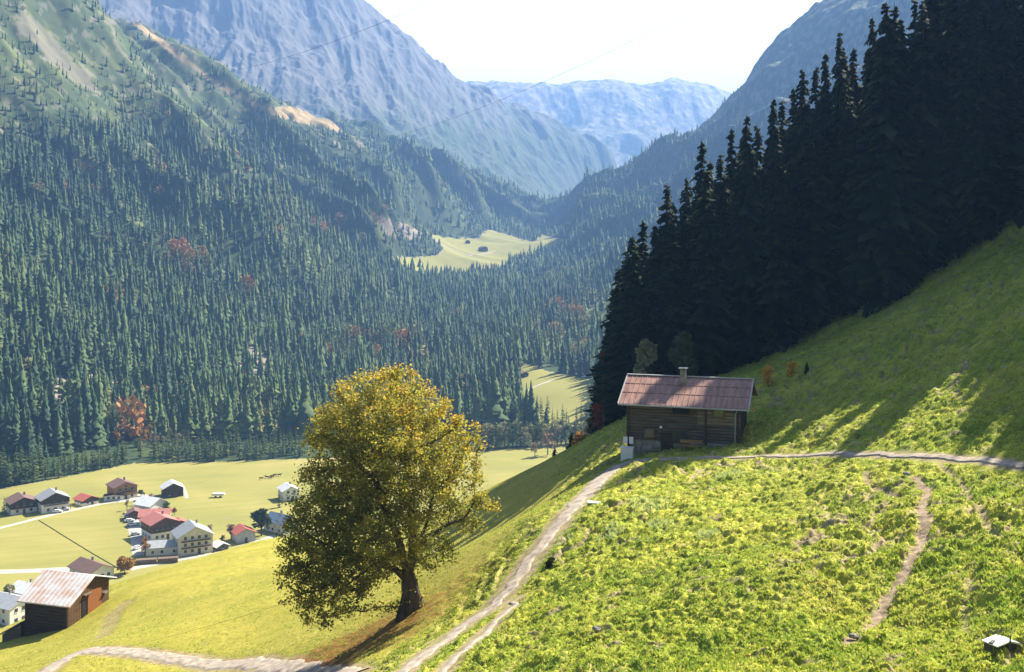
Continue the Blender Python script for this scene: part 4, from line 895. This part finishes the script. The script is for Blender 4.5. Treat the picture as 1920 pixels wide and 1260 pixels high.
# ================================================================== BUILDINGS
def gable_roof(w_, l_, h, pitch, ov=.7, th=.18, asym=0):
    """ridge along y, eaves at x = +-w/2"""
    rise = tan(pitch) * (w_ / 2 + ov); m = MB(); e = w_ / 2 + ov; zt = h + tan(pitch) * w_ / 2
    y0, y1 = -l_ / 2 - ov, l_ / 2 + ov
    m.prism([(-e, zt - rise), (0, zt), (e, zt - rise), (e, zt - rise + th), (0, zt + th * 1.1), (-e, zt - rise + th)], y0, y1)
    return m, zt
def chalet(name, label, u, v, w_, l_, h, th, roof, lower, upper=None, split=.5, pitch=22, ov=.8, nwin=3, floors=2, chim=True, balcony=False, cat="house", side=True, door=True, loc=None, base=1.5, parts=()):
    x, y, z = loc or vp(u, v)
    root = empty(name, (x, y, z), th); tag(root, label, cat, "village buildings" if not loc else None)
    p = R(pitch); zs = h * split if upper else h
    rm, zt = gable_roof(w_, l_, h, p, ov)
    if upper:
        MB().box((0, 0, (zs - base) / 2), (w_, l_, zs + base)).build("wall", M[lower], root)
        e = w_ / 2 + .04; MB().prism([(-e, zs), (e, zs), (e, h), (0, h + tan(p) * e), (-e, h)], -l_ / 2 - .04, l_ / 2 + .04).build("upper_wall", M[upper], root)
    else:
        e = w_ / 2; MB().prism([(-e, -base), (e, -base), (e, h), (0, h + tan(p) * e), (-e, h)], -l_ / 2, l_ / 2).build("wall", M[lower], root)
    rf = rm.build("roof", M[roof], root)
    if chim: MB().box((w_ * .14, l_ * .12, zt + .35), (.7, .7, 1.3)).box((w_ * .14, l_ * .12, zt + 1.06), (.9, .9, .14)).build("chimney", M['stone'], rf)
    fh = (h + .6) / floors
    for f in range(floors):
        for i in range(nwin):
            xx = (i - (nwin - 1) / 2) * w_ * .8 / nwin; zc = .9 + f * fh + .55
            if door and f == 0 and i == nwin // 2: continue
            win = MB().box((xx, -l_ / 2 - .07, zc), (1.15, .08, 1.25)).build("window", M['glass'], root)
            MB().box((xx, -l_ / 2 - .10, zc - .70), (1.35, .16, .12)).build("sill", M['white_paint'], win)
    if upper and nwin > 1: MB().box((0, -l_ / 2 - .07, h + .25), (1.0, .08, .9)).build("window", M['glass'], root)
    if side:
        for f in range(floors):
            for s in (-1, 1):
                for yy in (-l_ * .28, l_ * .05, l_ * .3): MB().box((s * (w_ / 2 + .07), yy, 1.4 + f * fh), (.08, 1.0, 1.1)).build("window", M['glass'], root)
    if door: MB().box((0 if nwin % 2 else w_ * .1, -l_ / 2 - .06, 1.0), (1.2, .1, 2.2)).build("door", M['wood_brown'], root)
    if balcony:
        for f in range(1, floors):
            b = MB().box((0, -l_ / 2 - .6, f * fh + .15), (w_ * .86, 1.1, .14)); b.build("balcony", M['wood_brown'], root)
            q = MB().box((0, -l_ / 2 - 1.12, f * fh + .70), (w_ * .86, .07, .12))
            for i in range(15): q.box((-w_ * .42 + i * w_ * .06, -l_ / 2 - 1.12, f * fh + .44), (.18, .05, .44))
            q.build("railing", M['wood_brown'], root)
    return root
A45 = R(42)
chalet("farmhouse", "brown roofed farmhouse with white ground floor at the left end of the valley road", 40, 958, 11.5, 12, 5.2, R(35), 'roof_brown', 'white_wall', 'wood_dark', .45, balcony=True)
chalet("farmhouse", "white walled house with pale grey roof and dark gable beside the brown roofed farmhouse", 99, 956, 12.5, 11, 6.2, R(35), 'roof_grey', 'white_wall', 'wood_dark', .66, pitch=25, balcony=True)
chalet("cottage", "low cottage with faded red roof along the valley road", 162, 944, 8, 8, 2.6, R(50), 'roof_red', 'white_wall', 'wood_dark', .5, floors=1, nwin=2, chim=False)
chalet("chalet", "brown roofed chalet with tan timber front above the dark shed", 229, 932, 11, 11, 6.2, R(38), 'roof_brown', 'cream_wall', 'wood_tan', .3, balcony=True)
chalet("shed", "long dark open shed in front of the brown roofed chalet", 214, 938, 9, 4, 2.4, R(12), 'wood_dark', 'white_wall', None, pitch=8, floors=1, nwin=3, chim=False, side=False, door=False, cat="shed", ov=.5)
chalet("barn", "dark timber barn with white and teal sheet roof alone in the meadow", 323, 929, 9.5, 8.5, 4.4, R(24), 'roof_white', 'wood_dark', None, pitch=27, floors=1, nwin=2, chim=False, side=False, cat="barn")
chalet("house", "house with bright white hipped roof at the top of the pink roofed group", 284, 958, 11, 10, 4.0, R(60), 'roof_white', 'white_wall', None, floors=1, nwin=3, pitch=25, cat="house")
chalet("house", "long house with pink red roof between the white roofed and the gabled one", 291, 982, 8.5, 12.5, 4.4, R(100), 'roof_pink', 'white_wall', None, floors=1, pitch=26, chim=False)
chalet("guesthouse", "pink red roofed chalet with brown timber gable over white ground floor", 300, 1006, 12, 12, 7.0, R(38), 'roof_pink', 'white_wall', 'wood_brown', .45, balcony=True, nwin=4)
chalet("house", "small brown house with pinkish roof left of the pink roofed chalets", 252, 972, 5, 6, 3.2, R(20), 'roof_brown', 'wood_brown', None, floors=1, nwin=2, chim=False, side=False)
chalet("shed", "little red roofed shed right of the pink roofed chalets", 336, 986, 4.5, 4, 2.2, R(20), 'roof_red', 'wood_brown', None, floors=1, nwin=1, chim=False, side=False, cat="shed", door=False)
chalet("outbuilding", "long low white building with grey roof joined to the house with balcony", 308, 1036, 7.5, 14.5, 3.4, R(104), 'roof_grey', 'white_wall', None, floors=1, nwin=2, chim=False, pitch=24, door=False, cat="building")
chalet("guesthouse", "white three storey house with blue grey roof and flower balcony", 361, 1032, 14.0, 12, 7.4, R(28), 'roof_grey', 'cream_wall', None, floors=3, nwin=4, pitch=28, balcony=True)
chalet("shed", "small white roofed shed right of the white house with balcony", 413, 1030, 5, 5, 1.8, R(40), 'roof_white', 'wood_grey', None, floors=1, nwin=1, chim=False, side=False, pitch=24, cat="shed", door=False)
chalet("barn", "dark walled barn with orange red roof left of the large dark tree", 456, 1013, 8.0, 8.5, 4.0, R(30), 'roof_red', 'roof_grey', None, floors=1, nwin=1, chim=False, side=False, pitch=25, cat="barn")
chalet("house", "house with blue grey roof half hidden behind the big maple", 528, 995, 9, 13, 4.6, R(52), 'roof_blue', 'white_wall', None, floors=1, nwin=3, pitch=30)
chalet("house", "white house with pale roof just left of the big maple crown", 541, 935, 8, 9, 5.0, R(28), 'roof_white', 'white_wall', None, floors=2, nwin=2, pitch=26)
chalet("house", "brown roofed house with bright white dormer behind the near barn", 172, 1080, 10, 15, 3.4, R(50), 'roof_brown', 'white_wall', None, floors=1, nwin=3, pitch=24)
chalet("house", "white house with grey roof left of the near barn", 18, 1160, 11, 14, 6.0, R(62), 'roof_grey', 'white_wall', None, floors=2, nwin=3, pitch=22)
chalet("house", "low pale blue roofed house hidden behind the near barn roof", 58, 1128, 9, 12, 4.5, R(62), 'roof_white', 'white_wall', None, floors=1, nwin=2, pitch=24)
# huts far up the valley
chalet("hay_hut", "tiny brown hay hut in the middle of the far bright meadow", 906, 470, 12, 15, 5, R(30), 'wood_dark', 'wood_brown', None, floors=1, nwin=1, chim=False, side=False, pitch=25, cat="hut", door=False)
chalet("hay_hut", "tiny brown hay hut high on the far bright meadow near its upper edge", 877, 456, 8, 9, 4, R(10), 'wood_dark', 'wood_brown', None, floors=1, nwin=1, chim=False, side=False, pitch=25, cat="hut", door=False)
chalet("hay_hut", "dark hay hut at the top corner of the middle meadow", 983, 706, 5, 6, 2.6, R(20), 'roof_brown', 'wood_dark', None, floors=1, nwin=1, chim=False, side=False, pitch=25, cat="hut", door=False)

# --- near barn (lower left) with its lean-to
def near_barn():
    bx, by = W(128, 1180, 156)[:2]; z = hb(bx, by)
    zt = (HZ - 1076) / F * by
    root = empty("hay_barn", (bx, by, zt - 7.4), R(-17)); tag(root, "weathered hay barn with rust stained sheet roof and orange door panel", "barn")
    L, Wd_, he, hr = 6.6, 8.6, 3.6 + 1.0, 7.4      # ridge along local x
    f, b_ = -Wd_ / 2, Wd_ / 2
    he = 6.0
    MB().prism([(f, -3.5), (b_, -3.5), (b_, he), (0.3, hr - .15), (f, he - .9)], -L / 2, L / 2, 'x').build("wall", M['wood_dark'], root)
    # horizontal boards on the front, posts at the corners
    q = MB()
    for i in range(19): q.box((0, f - .04, -3.2 + i * .44 + .2), (L - .1, .07, .38), rx=.10)
    q.build("cladding", M['wood_dark'], root)
    rf = MB(); ov = .7
    sf = (hr - (he - .9)) / (.3 - f); sb = (hr - he) / (b_ - .3)
    rf.prism([(f - ov, he - .9 - ov * sf), (.3, hr), (.3, hr + .14), (f - ov, he - .9 - ov * sf + .14)], -L / 2 - .9, L / 2 + .8, 'x')
    rfo = rf.build("roof", M['roof_rust'], root)
    MB().prism([(.302, hr), (b_ + ov, he - ov * sb), (b_ + ov, he - ov * sb + .14), (.302, hr + .14)], -L / 2 - .9, L / 2 + .8, 'x').build("roof", M['roof_white'], root)
    m = MB()
    for i in range(12): m.box((-L / 2 - .6 + i * (L + 1.2) / 11, (f - ov + .3) / 2, (he - .9 - ov * sf + hr) / 2 + .165), (.05, math.hypot(.3 - f + ov, hr - he + .9 + ov * sf) - .1, .05), rx=math.atan(sf))
    m.build("roof_seam", M['roof_white'], rfo)
    # gable side: brown boards, orange door, grey lower planks
    g = MB()
    for i in range(26):
        yy = f + .17 + i * (Wd_ - .1) / 26; top = (he - .9 + sf * (yy - f)) if yy < .3 else (hr - sb * (yy - .3)); bot = -3.2
        g.box((L / 2 + .04, yy, (top - .35 + bot) / 2), (.06, .28, top - .35 - bot))
    g.build("gable_boards", M['wood_brown'], root)
    MB().box((L / 2 + .13, 1.0, 3.2), (.10, 2.9, 4.2)).build("door", M['wood_orange'], root)
    MB().box((L / 2 + .10, -1.15, 2.6), (.06, .9, 3.8)).build("door", M['dark'], root)  # orange one above is the door; this dark panel paints a shaded gap
    MB().box((L / 2 + .25, -.6, 5.2), (.5, 1.5, .12), rz=0, ry=.2).box((L / 2 + .3, 3.1, 4.3), (.6, .9, .14), ry=.2).build("canopy", M['wood_grey'], root)
    MB().box((-L / 2 + .1, f - .08, .1), (.24, .22, 9.2)).box((L / 2 - .1, f - .08, .1), (.24, .22, 9.2)).build("corner_post", M['wood_dark'], root)
    a = empty("lean_to", root.matrix_basis @ Vector((0, 0, 0)))
    lx, ly, _ = W(42, 1180, 156); a.location = (lx, ly - .5, root.location.z - 1.3); a.rotation_euler = (0, 0, R(-17)); tag(a, "small blue roofed lean-to shed against the left end of the near barn", "shed")
    MB().prism([(-1.4, -3), (1.6, -3), (1.6, 2.9), (-1.4, 1.2)], -1.9, 1.3, 'y').build("wall", M['wood_grey'], a)
    MB().prism([(-1.9, 1.0), (1.7, 3.05), (1.7, 3.19), (-1.9, 1.14)], -2.2, 1.6, 'y').build("roof", M['roof_blue'], a)
near_barn()

# --- the wooden hut
def hut():
    d0 = 113.0; cx = (1291 - CX) / F * d0; zr = (HZ - 705) / F * (d0 + 1.5)
    root = empty("wooden_hut", (cx, d0, zr - 6.6), R(-17)); tag(root, "old two storey wooden hut with reddish metal roof beside the gravel path", "hut")
    L, Wd_, he, hr = 10.6, 7.4, 4.9, 6.6; f = -Wd_ / 2; ov = 1.0; sf = (hr - he) / (Wd_ / 2)
    MB().box((-.0, 0, -1.0), (L, Wd_, 4.0)).build("stone_base", M['stone'], root)
    MB().prism([(f, 1.0), (-f, 1.0), (-f, he), (0, hr - .12), (f, he)], -L / 2 + .02, L / 2 - .02, 'x').build("wall", M['wood_dark'], root)
    lg = MB()
    for i in range(13): lg.tube([(-L / 2 - .12, f - .02, 1.15 + i * .30), (L / 2 + .12, f - .02, 1.15 + i * .30)], .155, 6)
    lg.build("log_wall", M['wood_grey'], root)
    lr = MB()
    for i in range(4): lr.tube([(L / 2 - 3.9, f - .10, 2.9 + i * .32), (L / 2 + .1, f - .10, 2.9 + i * .32)], .16, 6)
    lr.build("pale_log_wall", M['wood_pale'], root)
    rl, rr = -L / 2 - .75, L / 2 + .95
    fe, ze = f - ov, he - ov * sf
    rf = MB().prism([(fe, ze), (0, hr), (-fe, ze), (-fe, ze + .12), (0, hr + .13), (fe, ze + .12)], rl, rr, 'x').build("roof", M['roof_metal'], root)
    sm = MB(); ang = math.atan(sf); Ls = math.hypot(fe, hr - ze)
    nS = 24
    for i in range(nS + 1): sm.box((rl + .03 + i * (rr - rl - .06) / nS, fe / 2, (ze + hr) / 2 + .15), (.045, Ls, .06), rx=ang)
    for q in (.31, .62): sm.box(((rl + rr) / 2, fe * q, hr - (hr - ze) * q + .145), (rr - rl, .07, .05), rx=ang)
    sm.build("roof_seam", M['roof_metal'], rf)
    MB().box(((rl + rr) / 2, 0, hr + .16), (rr - rl + .06, .34, .07)).build("ridge_cap", M['metal'], rf)
    MB().box((rl - .02, fe / 2, (ze + hr) / 2 + .08), (.10, Ls + .1, .22), rx=ang).box((rr + .02, fe / 2, (ze + hr) / 2 + .08), (.10, Ls + .1, .22), rx=ang).build("verge_board", M['metal'], rf)
    MB().tube([(rl, fe - .09, ze + .02), (rr, fe - .09, ze + .0)], .08, 6).tube([(rr - 1.0, fe - .05, ze), (rr - 1.3, fe + .7, ze - .6), (rr - 1.35, fe + .8, -1.0)], .05, 5).build("gutter", M['metal'], root)
    ch = MB().box((-.35, -1.1, hr + .15), (.55, .55, 1.6)); cho = ch.build("chimney", M['stone'], rf)
    MB().box((-.35, -1.1, hr + 1.10), (.85, .8, .07)).box((-.6, -1.1, hr + 1.0), (.06, .45, .16)).box((-.1, -1.1, hr + 1.0), (.06, .45, .16)).build("chimney_cap", M['metal'], cho)
    def window(x, z, w_, h, m='glass'):
        o = MB().box((x, f - .24, z), (w_, .06, h)).build("window", M[m], root)
        q = MB()
        for dx in (-1, 1): q.box((x + dx * (w_ / 2 + .05), f - .26, z), (.10, .10, h + .2))
        for dz in (-1, 1): q.box((x, f - .26, z + dz * (h / 2 + .05)), (w_, .10, .10))
        q.build("frame", M['wood_brown'], o)
    window(-.35 + .2, 4.05, 1.6, .75, 'dark'); window(3.4, 4.0, .9, .8); window(-.2, 1.6, 1.4, 1.2); window(-3.2, 1.7, .9, .8)
    MB().box((-1.5, f - .22, .75), (1.15, .08, 2.1)).build("door", M['wood_dark'], root)
    MB().box((2.2, f - .2, 2.6), (.22, .16, 4.6)).box((-L / 2 + .1, f - .2, 2.4), (.22, .16, 5)).box((L / 2 - .1, f - .2, 2.4), (.22, .16, 5)).build("post", M['wood_dark'], root)
    MB().box((L / 2 + 1.2, fe + .5, ze + .1), (.9, .12, .12), ry=.6).build("gutter_spout", M['wood_tan'], root)
    MB().box((2.4, f - .12, .45), (5.2, .10, 1.2)).build("stone_wall_face", M['stone'], root)
    lp = MB().box((-2.05, f - .3, 2.35), (.22, .16, .22)); lp.build("lamp", M['white_paint'], root)
    # things standing in front
    def local(x, y, z): return root.matrix_basis @ Vector((x, y, z))
    def gl(x, y):
        p = local(x, y, 0); return (p.x, p.y, ng(p.x, p.y))
    b = empty("bench", gl(.9, f - 1.0), R(-17)); tag(b, "pale wooden bench in front of the hut wall", "bench")
    MB().box((0, 0, .47), (2.1, .42, .06)).build("seat", M['wood_tan'], b); MB().box((0, .2, .85), (2.1, .06, .3)).build("backrest", M['wood_tan'], b)
    for s in (-1, 1): MB().box((s * .85, 0, .22), (.08, .36, .44)).build("leg", M['wood_brown'], b)
    c = empty("white_box", gl(-L / 2 + .2, f - 1.3), R(-17)); tag(c, "white storage box at the left corner of the hut", "box")
    MB().box((0, 0, .55), (1.15, .7, 1.25)).build("body", M['white_paint'], c); MB().box((0, -.02, 1.21), (1.25, .8, .07)).build("lid", M['white_paint'], c)
    for k, (dx, lab) in enumerate([(-.15, "left one of two small white panels above the white box"), (.42, "right one of two small white panels above the white box")]):
        q = gl(-L / 2 + .0 + dx, f - .5); q = (q[0], q[1], c.location.z + 1.75)
        pn = empty("shutter_panel", q, R(-17)); tag(pn, lab, "panel", "small white panels at the hut corner")
        fr = MB()
        fr.box((0, -.02, .3), (.36, .05, .06)).box((0, -.02, -.3), (.36, .05, .06)).box((-.17, -.02, 0), (.06, .05, .6)).box((.17, -.02, 0), (.06, .05, .6)).build("frame", M['white_paint'], pn)
        MB().box((0, 0, 0), (.32, .03, .58)).build("panel", M['white_paint'], pn)
    t = empty("low_rail", gl(-2.4, f - 1.2), R(-17)); tag(t, "pale low rail on short posts left of the hut door", "rail")
    MB().tube([(-.9, 0, .5), (.9, 0, .55)], .06, 6).build("bar", M['wood_grey'], t)
    for s in (-.8, .8): MB().box((s, 0, .22), (.08, .08, .5)).build("post", M['wood_grey'], t)
M['roof_metal'] = mat('reddish_metal_roof', (0.36, 0.195, 0.145), 0.5, scale=0.8, col2=(0.19, 0.10, 0.078), spec=0.5, stretch=(2.5, .6, 1), detail=8)
hut()

# --- small things on the near slope
def near_things():
    x, y, z = gp(1875, 1212)
    t = empty("trough", (x, y, z), R(25)); tag(t, "white sheet covered trough with a dark post at the lower right edge", "trough")
    s = y / F
    MB().box((0, 0, .16), (.95, .62, .34)).build("body", M['dark_metal'], t)
    MB().prism([(-.52, .34), (.15, .44), (.60, .30), (.95, .10), (.95, .06), (.55, .24), (.15, .38), (-.52, .30)], -.36, .36, 'y').build("cover", M['white_paint'], t)
    MB().tube([(.02, -.40, -.1), (.05, -.42, .68)], .032, 6).build("post", M['dark_metal'], t)
    MB().box((-.45, -.05, .40), (.35, .12, .05), rz=.4).build("handle", M['dark_metal'], t)
    x, y, z = gp(1113, 946)
    c = empty("culvert_block", (x, y, z), R(-20)); tag(c, "white block with a dark box for its shadow at the right edge of the gravel path", "culvert")
    MB().box((0, 0, .35), (1.0, .5, .14)).build("lid", M['white_paint'], c); MB().box((-.38, .05, .05), (.16, .45, .5)).box((.38, .05, .05), (.16, .45, .5)).build("side_wall", M['stone'], c)
    MB().box((0, .15, .05), (.7, .2, .45)).build("shade_block", M['dark'], c)  # dark box stands in for the shadow under the lid
    for (u, v) in [(1095, 992), (1108, 965)]: pass
near_things()
def rock(u, v, s, label):
    rs = np.random.RandomState(int(u)); x, y, z = gp(u, v); m = MB(); n = 8; vs = []
    for i in range(5):
        ph = pi * i / 4
        for j in range(n): a = 2 * pi * j / n; rr = s * rs.uniform(.8, 1.15); vs.append((rr * sin(ph) * cos(a) * 1.3, rr * sin(ph) * sin(a), rr * cos(ph) * .7))
    fs = [(i * n + j, i * n + (j + 1) % n, (i + 1) * n + (j + 1) % n, (i + 1) * n + j) for i in range(4) for j in range(n)]
    o = m.add(vs, fs).build("rock", M['stone']); o.location = (x, y, z + s * .1); tag(o, label, "rock", "pale stones in the pasture")
for (u, v, s, l) in [(1700, 905, .22, "pale stone at the top of the cattle trail"), (1235, 1230, .22, "pale stone in the pasture near the bottom edge"), (1120, 1200, .2, "pale stone below the forked path"), (1600, 1190, .18, "small stone beside the lower end of the cattle trail"), (1130, 1100, .16, "small stone in the pasture right of the gravel path")]: rock(u, v, s, l)

# --- roads, courtyards, ditch in the valley
def vpath(pp): return np.array([vp(*p)[:2] for p in pp])
def vh(x, y): return valley(x, y)
def vroad(name, pp, wd, m, label, lift=.12): return ribbon(name, vpath(pp), wd, vh, M[m], label, step=1.5, lift=lift, nc=5, jit=.10)
vroad("road", [(-40, 999), (0, 990), (70, 972), (130, 958), (195, 944), (250, 938), (285, 930)], 4.5, 'gravel_white', "pale valley road past the left farmhouses")
vroad("road", [(-40, 1073), (30, 1072), (100, 1069), (160, 1066), (215, 1064)], 7, 'gravel_white', "wide pale road behind the near barn", .14)
vroad("road", [(240, 1068), (290, 1058), (345, 1048), (400, 1040), (450, 1026), (500, 1010), (560, 992)], 5, 'gravel_white', "pale road in front of the lower houses", .16)
vroad("courtyard", [(246, 960), (250, 985), (258, 1010), (262, 1045)], 7, 'gravel_white', "gravel yard left of the pink roofed chalets", .18)
vroad("courtyard", [(215, 941), (245, 935), (278, 927)], 9, 'gravel_white', "gravel yard in front of the brown roofed chalet", .20)
vroad("ditch", [(72, 976), (120, 1006), (170, 1036), (225, 1068)], 1.0, 'leaf_dark', "dark narrow ditch line across the mown meadow", .10)
vroad("ditch", [(334, 990), (346, 1008)], .8, 'leaf_dark', "short dark ditch line below the little red shed", .10)
vroad("path", [(343, 915), (348, 925), (350, 936)], 2.5, 'gravel_white', "worn pale strip beside the meadow barn", .10)
vroad("track", [(800, 438), (835, 462), (880, 480), (930, 470)], 6, 'gravel', "track crossing the far bright meadow", .5)
vroad("track", [(985, 735), (1010, 722), (1040, 712)], 2.5, 'gravel_white', "pale track across the middle meadow", .2)

# --- parked cars, trailer, log stack, cows
def make_car(label, group):
    c = empty("parked_car"); tag(c, label, "car", group)
    MB().prism([(-2.1, .35), (2.1, .35), (2.15, .8), (1.2, .95), (.7, 1.4), (-1.3, 1.45), (-1.9, .95), (-2.15, .85)], -.85, .85, 'y').build("body", M['white_paint'], c)
    MB().prism([(1.1, .97), (.66, 1.36), (-1.25, 1.40), (-1.75, .97)], -.865, .865, 'y').build("window", M['glass'], c)
    for sx in (-1.3, 1.35):
        for sy_ in (-.8, .8): MB().tube([(sx, sy_ - .1, .32), (sx, sy_ + .1, .32)], .32, 8).build("wheel", M['dark_metal'], c)
    return c
cg = "cars parked at the village houses"
car0 = make_car("white car parked topmost of the bays left of the small brown house", cg)
first = True
for (u, v, rz, lab) in [(241, 971, .3, "white car parked topmost of the bays left of the small brown house"), (243, 979, .3, "white car parked in the second bay from the top left of the pink roofs"), (246, 987, .3, "white car parked in the third bay left of the pink roofs"),
                        (254, 1004, .4, "pale car parked in the shadow left of the pink roofed gabled chalet"), (108, 962, .2, "pale car parked in front of the grey roofed house"), (122, 957, .2, "white car parked right of the grey roofed house at the roadside"), (258, 1030, 1.2, "pale car parked left of the narrow orange tree")]:
    x, y, z = vp(u, v)
    if first: car0.location = (x, y, z + .15); car0.rotation_euler = (0, 0, rz); first = False
    else: copy_thing(car0, (x, y, z + .15), rz, 1.0, lab)
x, y, z = vp(409, 933); t = empty("trailer", (x, y, z), .1); tag(t, "white flat trailer standing alone in the mown meadow", "trailer")
MB().prism([(-3, .9), (3, .9), (3.4, 1.5), (2.6, 2.1), (-2.6, 2.1), (-3, 1.5)], -1, 1, 'y').build("body", M['white_paint'], t)
for s in (-1.2, 1.2): MB().tube([(s, -.95, .45), (s, .95, .45)], .45, 8).build("wheel", M['dark_metal'], t)
x, y, z = vp(295, 1056); t = empty("log_pile", (x, y, z), .25); tag(t, "long pile of stacked logs beside the road below the grey roofed building", "log pile")
for i in range(2):
    q = MB()
    for k in range(16):
        for j in range(4): q.tube([(-8 + i * 8.3 + k * .5, -1.3, .3 + j * .48), (-8 + i * 8.3 + k * .5, 1.3, .3 + j * .48)], .24, 6)
    q.build("log_stack", M['logs'], t)
def make_cow(label, group):
    m = bpy.data.meshes.new("cow"); q = MB()
    q.tube([(-.95, 0, 1.12), (-.8, 0, 1.05), (-.2, 0, 1.0), (.5, 0, 1.02), (.85, 0, 1.15), (1.1, 0, 1.3), (1.3, 0, 1.25), (1.6, 0, 1.05)], [.12, .33, .38, .36, .28, .17, .17, .09], 8)
    for (a, b) in ((-.7, .2), (-.7, -.2), (.6, .2), (.6, -.2)): q.tube([(a, b, .95), (a + (.06 if a > 0 else -.05), b, .5), (a, b, 0)], [.13, .075, .06], 6)
    for s in (-1, 1): q.tube([(1.22, s * .1, 1.38), (1.18, s * .26, 1.42)], [.05, .02], 4)
    q.tube([(-.95, 0, 1.2), (-1.08, 0, .9), (-1.05, 0, .5)], [.04, .025, .04], 4)
    o = q.build("cow", M['cow'], None, True); tag(o, label, "cow", group); return o
cow0 = make_cow("brown cow at the left end of the grazing herd", "cows grazing on the mown meadow")
for i, (u, v, rz, lab) in enumerate([(489, 900, .2, 0), (500, 897, 2.9, "brown cow grazing second from the left end of the herd"), (507, 898, .4, "brown cow in the middle of the grazing herd, head to the big maple"), (511, 896, 3.3, "brown cow in the middle of the grazing herd, turned from the big maple"), (515, 894, .1, "brown cow grazing second from the right end of the herd"), (524, 893, .5, "brown cow at the right end of the grazing herd nearest the maple")]):
    x, y, z = vp(u, v)
    if i == 0: cow0.location = (x, y, z); cow0.rotation_euler = (0, 0, rz)
    else: copy_thing(cow0, (x, y, z), rz, 1.0, lab)
# --- overhead cables
def cable(label, a, b, sag, rad):
    A, B = Vector(W(*a)), Vector(W(*b)); pts = [A.lerp(B, i / 40) - Vector((0, 0, sag * 4 * (i / 40) * (1 - i / 40))) for i in range(41)]
    o = MB().tube(pts, rad, 5).build("cable", M['cable'], None, True); tag(o, label, "cable", "overhead cables across the valley")
cable("upper overhead cable crossing in front of the grey rock peak", (330, 146, 1500), (1010, -95, 700), 18, .13)
cable("lower overhead cable running from the spur towards the far plateau", (575, 288, 1900), (1300, 20, 900), 22, .13)
cable("thin wire low over the lower meadow left of the maple", (-60, 1262, 118), (760, 1055, 78), 1.2, .008)

# ================================================================== HAZE
hz = MB().box((0, 3950, 410), (8400, 9300, 1170)).build("haze", bpy.data.materials.new("haze"), None)
hm = hz.data.materials[0]; hm.use_nodes = True; N = hm.node_tree.nodes; N.clear()
ou = N.new("ShaderNodeOutputMaterial"); vo = N.new("ShaderNodeVolumePrincipled")
vo.inputs["Color"].default_value = (0.20, 0.375, 0.74, 1); vo.inputs["Density"].default_value = 0.000155; vo.inputs["Anisotropy"].default_value = 0.25
hm.node_tree.links.new(vo.outputs[0], ou.inputs["Volume"])
tag(hz, "blue autumn haze filling the valley air", kind="stuff")
